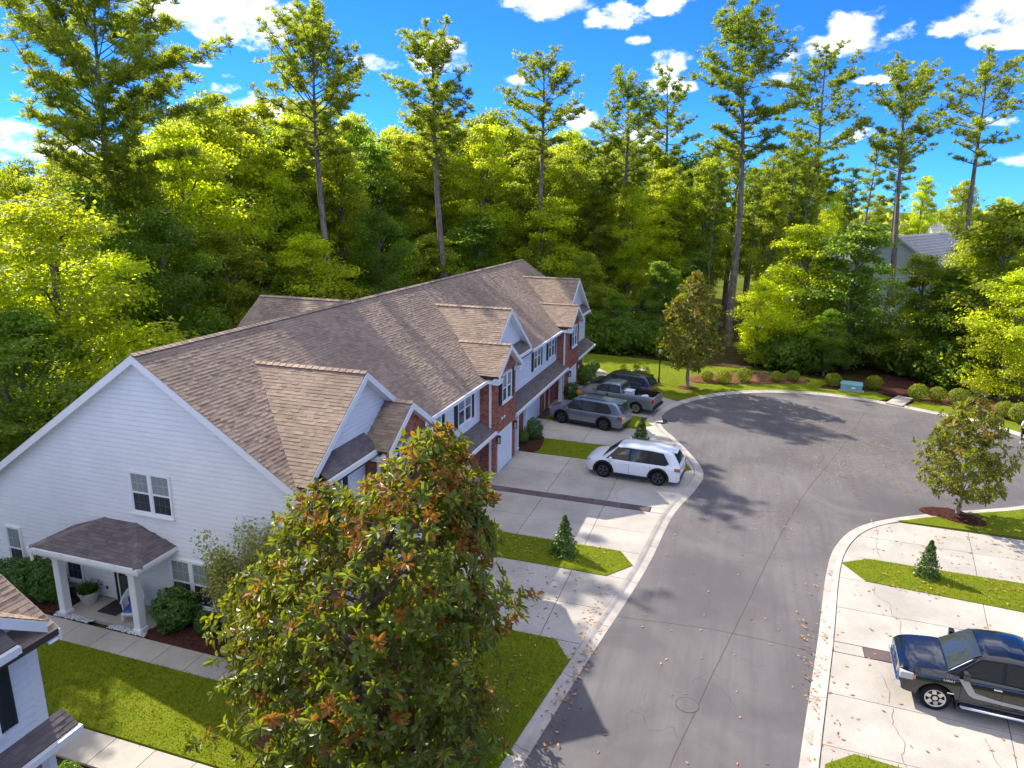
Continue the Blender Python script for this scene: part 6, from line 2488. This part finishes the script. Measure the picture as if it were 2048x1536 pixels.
def pebbles(pts, n, label):
    bm = bmesh.new()
    bmesh.ops.create_icosphere(bm, subdivisions=1, radius=1)
    bv = np.array([v.co[:] for v in bm.verts])
    bf = np.array([[v.index for v in f.verts] for f in bm.faces])
    bm.free()
    V, F, T = [], [], []
    x0, x1 = min(p[0] for p in pts), max(p[0] for p in pts)
    y0, y1 = min(p[1] for p in pts), max(p[1] for p in pts)
    k = 0
    while k < n:
        x, y = random.uniform(x0, x1), random.uniform(y0, y1)
        if not inside((x, y), pts):
            continue
        s = np.array([random.uniform(.022, .045), random.uniform(.018, .035), random.uniform(.012, .022)])
        a = random.uniform(0, 3.14)
        v = bv * s
        v = np.stack([v[:, 0] * math.cos(a) - v[:, 1] * math.sin(a), v[:, 0] * math.sin(a) + v[:, 1] * math.cos(a), v[:, 2]], 1) + np.array([x, y, .075 + random.uniform(0, .03)])
        F.append(bf + k * len(bv))
        V.append(v)
        T += [random.uniform(.65, 1.25)] * len(bf)
        k += 1
    o = link(D.objects.new('pebbles', np_mesh('pebbles', np.concatenate(V), np.concatenate(F), ['pebble'], T, smooth=True)))
    tag(o, label, kind='stuff')


pebbles([(-21.6, 15.84), (-19.95, 15.84), (-19.95, 15.60), (-21.5, 15.60)], 330, 'white pebbles in front of the left porch column')
pebbles([(-19.1, 15.84), (-17.7, 15.84), (-17.62, 15.60), (-19.2, 15.60)], 330, 'white pebbles in front of the right porch column')

# ================================================================== STREET THINGS
lp = empty('lamp_post', at(1317, 768))
tag(lp, 'black lamp post with a pale globe on the lawn beside the far magnolia', 'lamp post')
MB().lathe((0, 0, .05), [(.16, 0), (.16, .06), (.09, .12), (.07, .45), (.055, .5), (.05, 2.25), (.075, 2.28), (.05, 2.34), (.08, 2.4)], 14).build('post', 'iron', lp, smooth=True, angle=40)
MB().lathe((0, 0, 2.45), [(.08, 0), (.15, .10), (.16, .22), (.11, .36), (.04, .40)], 14).build('globe', 'opal', lp, smooth=True)
MB().lathe((0, 0, 2.84), [(.10, 0), (.06, .05), (.015, .12)], 12).build('cap', 'iron', lp, smooth=True)

ub = empty('utility_box', at(1702, 779, .1), R(-8))
tag(ub, 'low teal transformer box between two round bushes beyond the turning circle', 'utility box')
soften(MB().box(-.75, .75, -.45, .45, 0, .42).build('cabinet', 'teal_box', ub), .03)
o = MB()
prism_to(o, [(-.78, -.48, .42), (-.78, .48, .42), (-.78, .48, .56), (-.78, .1, .60), (-.78, -.48, .47)], (1.56, 0, 0))
soften(o.build('lid', 'teal_box', ub), .02)
MB().box(.02, .28, -.462, -.452, .16, .30).build('warning_plate', 'trim', ub)
MB().box(-.9, .9, -.6, .6, -.06, .02).build('pad', 'concrete', ub)
for px, py, w, hh, m, lab in ((1269, 757, .26, .62, 'trim', 'pale utility cabinet behind the upright shrubs, left one'), (1283, 758, .34, .72, 'pot', 'grey utility cabinet behind the upright shrubs, right one')):
    u = empty('utility_cabinet', at(px, py, .1))
    tag(u, lab, 'utility box')
    soften(MB().box(-w, w, -.22, .22, 0, hh).build('cabinet', m, u), .02)
    MB().box(-w - .03, w + .03, -.25, .25, hh + .001, hh + .05).build('cap', m, u)
    MB().box(-w + .05, w - .05, -.235, -.221, .1, hh - .08).build('door', m, u)

hy = empty('fire_hydrant', at(1970, 827, .1))
tag(hy, 'small faded red fire hydrant among the round bushes on the right', 'hydrant')
MB().lathe((0, 0, 0), [(.16, 0), (.16, .05), (.11, .06), (.11, .46), (.15, .47), (.15, .53), (.12, .56), (.09, .64), (.03, .69), (.03, .74)], 16).build('barrel', 'hydrant_red', hy, smooth=True, angle=40)
for a in (0, math.pi / 2, math.pi):
    c, s = math.cos(a), math.sin(a)
    MB().tube([(c * .1, s * .1, .36), (c * .2, s * .2, .36)], .055, 10).build('outlet', 'hydrant_red', hy)

# storm drain set in the kerb
dr = empty('storm_drain', (-4.72, 45.55, .0), R(100))
tag(dr, 'dark storm drain inlet in the kerb beside the grey pickup', 'drain')
MB().box(-.55, .55, -.28, .22, .06, .115).build('drain_lid', 'concrete_kerb', dr)
MB().box(-.5, .5, -.40, -.281, -.05, .055).build('inlet', 'alloy_dark', dr)
mb = MB()
for k in range(9):
    mb.box(-.48 + k * .11, -.43 + k * .11, -.60, -.41, .002, .012)
mb.build('grate', 'alloy_dark', dr)


# ---- the person walking at the right edge
def person():
    root = empty('person', at(2046, 889), R(75))
    tag(root, 'person in white shirt and black shorts walking at the right edge of the turning circle', 'person')
    J = [((0, 0, .96), .135), ((0, 0, 1.12), .12), ((.02, 0, 1.34), .15), ((.03, 0, 1.46), .075), ((.05, 0, 1.55), .06), ((.07, 0, 1.63), .088), ((.08, 0, 1.72), .08),      # 0-6 trunk, neck, head
         ((.02, .10, .90), .095), ((.16, .11, .52), .062), ((.16, .11, .30), .056), ((.10, .11, .08), .04), ((.24, .12, .04), .035),                                   # 7-11 left leg
         ((-.02, -.10, .90), .095), ((-.05, -.11, .50), .062), ((-.20, -.11, .28), .056), ((-.34, -.11, .10), .04), ((-.24, -.12, .03), .035),                           # 12-16 right leg
         ((.02, .19, 1.40), .065), ((-.08, .24, 1.14), .045), ((.03, .25, .92), .035), ((.08, .25, .82), .035),                                                        # 17-20 left arm
         ((.02, -.19, 1.40), .065), ((.10, -.25, 1.14), .045), ((.26, -.22, 1.02), .035), ((.34, -.20, 1.0), .035)]                                                      # 21-24 right arm
    E_ = [(0, 1), (1, 2), (2, 3), (3, 4), (4, 5), (5, 6), (0, 7), (7, 8), (8, 9), (9, 10), (10, 11), (0, 12), (12, 13), (13, 14), (14, 15), (15, 16), (2, 17), (17, 18), (18, 19), (19, 20), (2, 21), (21, 22),
          (22, 23), (23, 24)]

    def skin(name, idx, edges, grow, m, sub=2):
        mp = {j: i for i, j in enumerate(idx)}
        me = D.meshes.new(name)
        me.from_pydata([J[j][0] for j in idx], [(mp[a], mp[b]) for a, b in edges], [])
        o = D.objects.new(name, me)
        COL.objects.link(o)
        o.modifiers.new('skin', 'SKIN')
        ss = o.modifiers.new('sub', 'SUBSURF')
        ss.levels = ss.render_levels = sub
        for i, j in enumerate(idx):
            r_ = J[j][1] * grow(j)
            me.skin_vertices[0].data[i].radius = (r_, r_ * (.78 if j in (0, 1, 2) else 1))
        me.skin_vertices[0].data[0].use_root = True
        dg = bpy.context.evaluated_depsgraph_get()
        m2 = D.meshes.new_from_object(o.evaluated_get(dg))
        D.objects.remove(o)
        m2.materials.clear()
        m2.materials.append(MATS[m])
        m2.polygons.foreach_set('use_smooth', [True] * len(m2.polygons))
        return link(D.objects.new(name, m2), root)
    skin('body', list(range(25)), E_, lambda j: 1, 'skin')
    skin('shirt', [0, 1, 2, 3, 17, 18, 21, 22], [(0, 1), (1, 2), (2, 3), (2, 17), (17, 18), (2, 21), (21, 22)], lambda j: 1.18 if j != 3 else .9, 'cloth_white')
    J[8] = ((.11, .11, .60), .085)
    J[13] = ((-.04, -.11, .58), .085)
    skin('shorts', [0, 7, 8, 12, 13], [(0, 7), (7, 8), (0, 12), (12, 13)], lambda j: 1.22, 'cloth_black')
    MB().lathe((.065, 0, 1.66), [(.095, 0), (.10, .05), (.085, .11), (.03, .135)], 12).build('hair', 'hair', root, smooth=True)
    for x, y, z in ((.17, .115, .05), (-.29, -.115, .07)):
        soften(MB().box(x - .12, x + .15, y - .05, y + .05, z - .05, z + .05).build('shoe', 'shoe', root), .03)
    for y in (.035, -.035):
        MB().lathe((.148, y, 1.66), [(.012, 0), (.013, .012)], 8).build('eye', 'hair', root)


person()


# ---- houses and cars far beyond the trees
def far_house(pos, ang, Lx, Wy, eave, ridge, wallm, label):
    t = empty('far_house', pos, ang)
    tag(t, label, 'house', 'houses beyond the trees')
    mb = MB()
    prism_to(mb, [(-Lx / 2, -Wy / 2, -.2), (-Lx / 2, Wy / 2, -.2), (-Lx / 2, Wy / 2, eave), (-Lx / 2, 0, ridge), (-Lx / 2, -Wy / 2, eave)], (Lx, 0, 0))
    mb.build('wall', wallm, t)
    mb = MB()
    ov, k = .5, (ridge - eave) / (Wy / 2)
    prism_to(mb, [(-Lx / 2 - ov, -Wy / 2 - ov, eave - k * ov + .06), (-Lx / 2 - ov, 0, ridge + .06), (-Lx / 2 - ov, Wy / 2 + ov, eave - k * ov + .06), (-Lx / 2 - ov, Wy / 2 + ov, eave - k * ov + .26),
                  (-Lx / 2 - ov, 0, ridge + .26), (-Lx / 2 - ov, -Wy / 2 - ov, eave - k * ov + .26)], (Lx + 2 * ov, 0, 0))
    rf = mb.build('roof', 'far_roof', t)
    mb = MB()
    n = 14
    for s in (-1, 1):
        for i in range(n):
            f0, f1 = i / n, (i + 1) / n
            w = Wy / 2 + ov
            y0, y1 = s * w * (1 - f0), s * w * (1 - f1)
            z0, z1 = eave - k * ov + (ridge - eave + k * ov) * f0 + .27, eave - k * ov + (ridge - eave + k * ov) * f1 + .27
            q = [(-Lx / 2 - ov, y0, z0 + .05), (Lx / 2 + ov, y0, z0 + .05), (Lx / 2 + ov, y1, z1 + .01), (-Lx / 2 - ov, y1, z1 + .01)]
            mb.add(q, [(0, 1, 2, 3) if s < 0 else (3, 2, 1, 0)])
    mb.build('shingle_courses', 'far_roof', rf)
    for row in range(2):
        zc = 1.6 + row * 2.9
        if zc + .8 > eave:
            break
        for i in range(int(Lx / 2.6)):
            x = -Lx / 2 + 1.5 + i * 2.6
            for s in (-1, 1):
                w = MB().box(x - .55, x + .55, s * (Wy / 2 + .05), s * (Wy / 2 - .02), zc - .8, zc + .8).build('window', 'trim', t)
                MB().box(x - .45, x + .45, s * (Wy / 2 + .075), s * (Wy / 2 + .051), zc - .7, zc + .7).build('pane', 'glass_dark', w)
        for y in (-Wy / 4, Wy / 4):
            for s in (-1, 1):
                w = MB().box(s * (Lx / 2 + .05), s * (Lx / 2 - .02), y - .55, y + .55, zc - .8, zc + .8).build('window', 'trim', t)
                MB().box(s * (Lx / 2 + .075), s * (Lx / 2 + .051), y - .45, y + .45, zc - .7, zc + .7).build('pane', 'glass_dark', w)
    return t


far_house((22.5, 112, 0), R(62), 20, 11, 6.0, 9.9, 'far_siding', 'big gray roofed house with pale blue siding seen between the pines on the right')
far_house((10.5, 118, 0), R(20), 15, 9, 5.4, 8.2, 'far_siding_pale', 'pale house mostly hidden by trees left of the gray roofed far house')
far_house((52, 210, 0), R(10), 18, 10, 5.6, 9.4, 'far_siding_pale', 'small distant house at the right edge near the horizon')
lot = poly_sheet('far_parking_lot', [(9, 82), (40, 72), (46, 90), (14, 98)], -.05, 'concrete', kind='structure')
tag(lot, 'pale parking lot glimpsed through the trees on the right')
for k, (x, y, a, lab) in enumerate(((16.5, 80.5, .5, 'white car behind the trees, left one on the far lot'), (21.5, 79.0, .45, 'white car behind the trees, middle one on the far lot'),
                                    (27.0, 78.0, .4, 'white car behind the trees, right one on the far lot'))):
    c = copy_tree(white_suv)
    c.location, c.rotation_euler = (x, y, -.04), (0, 0, a)
    tag(c, lab, 'car', 'cars on the far parking lot')
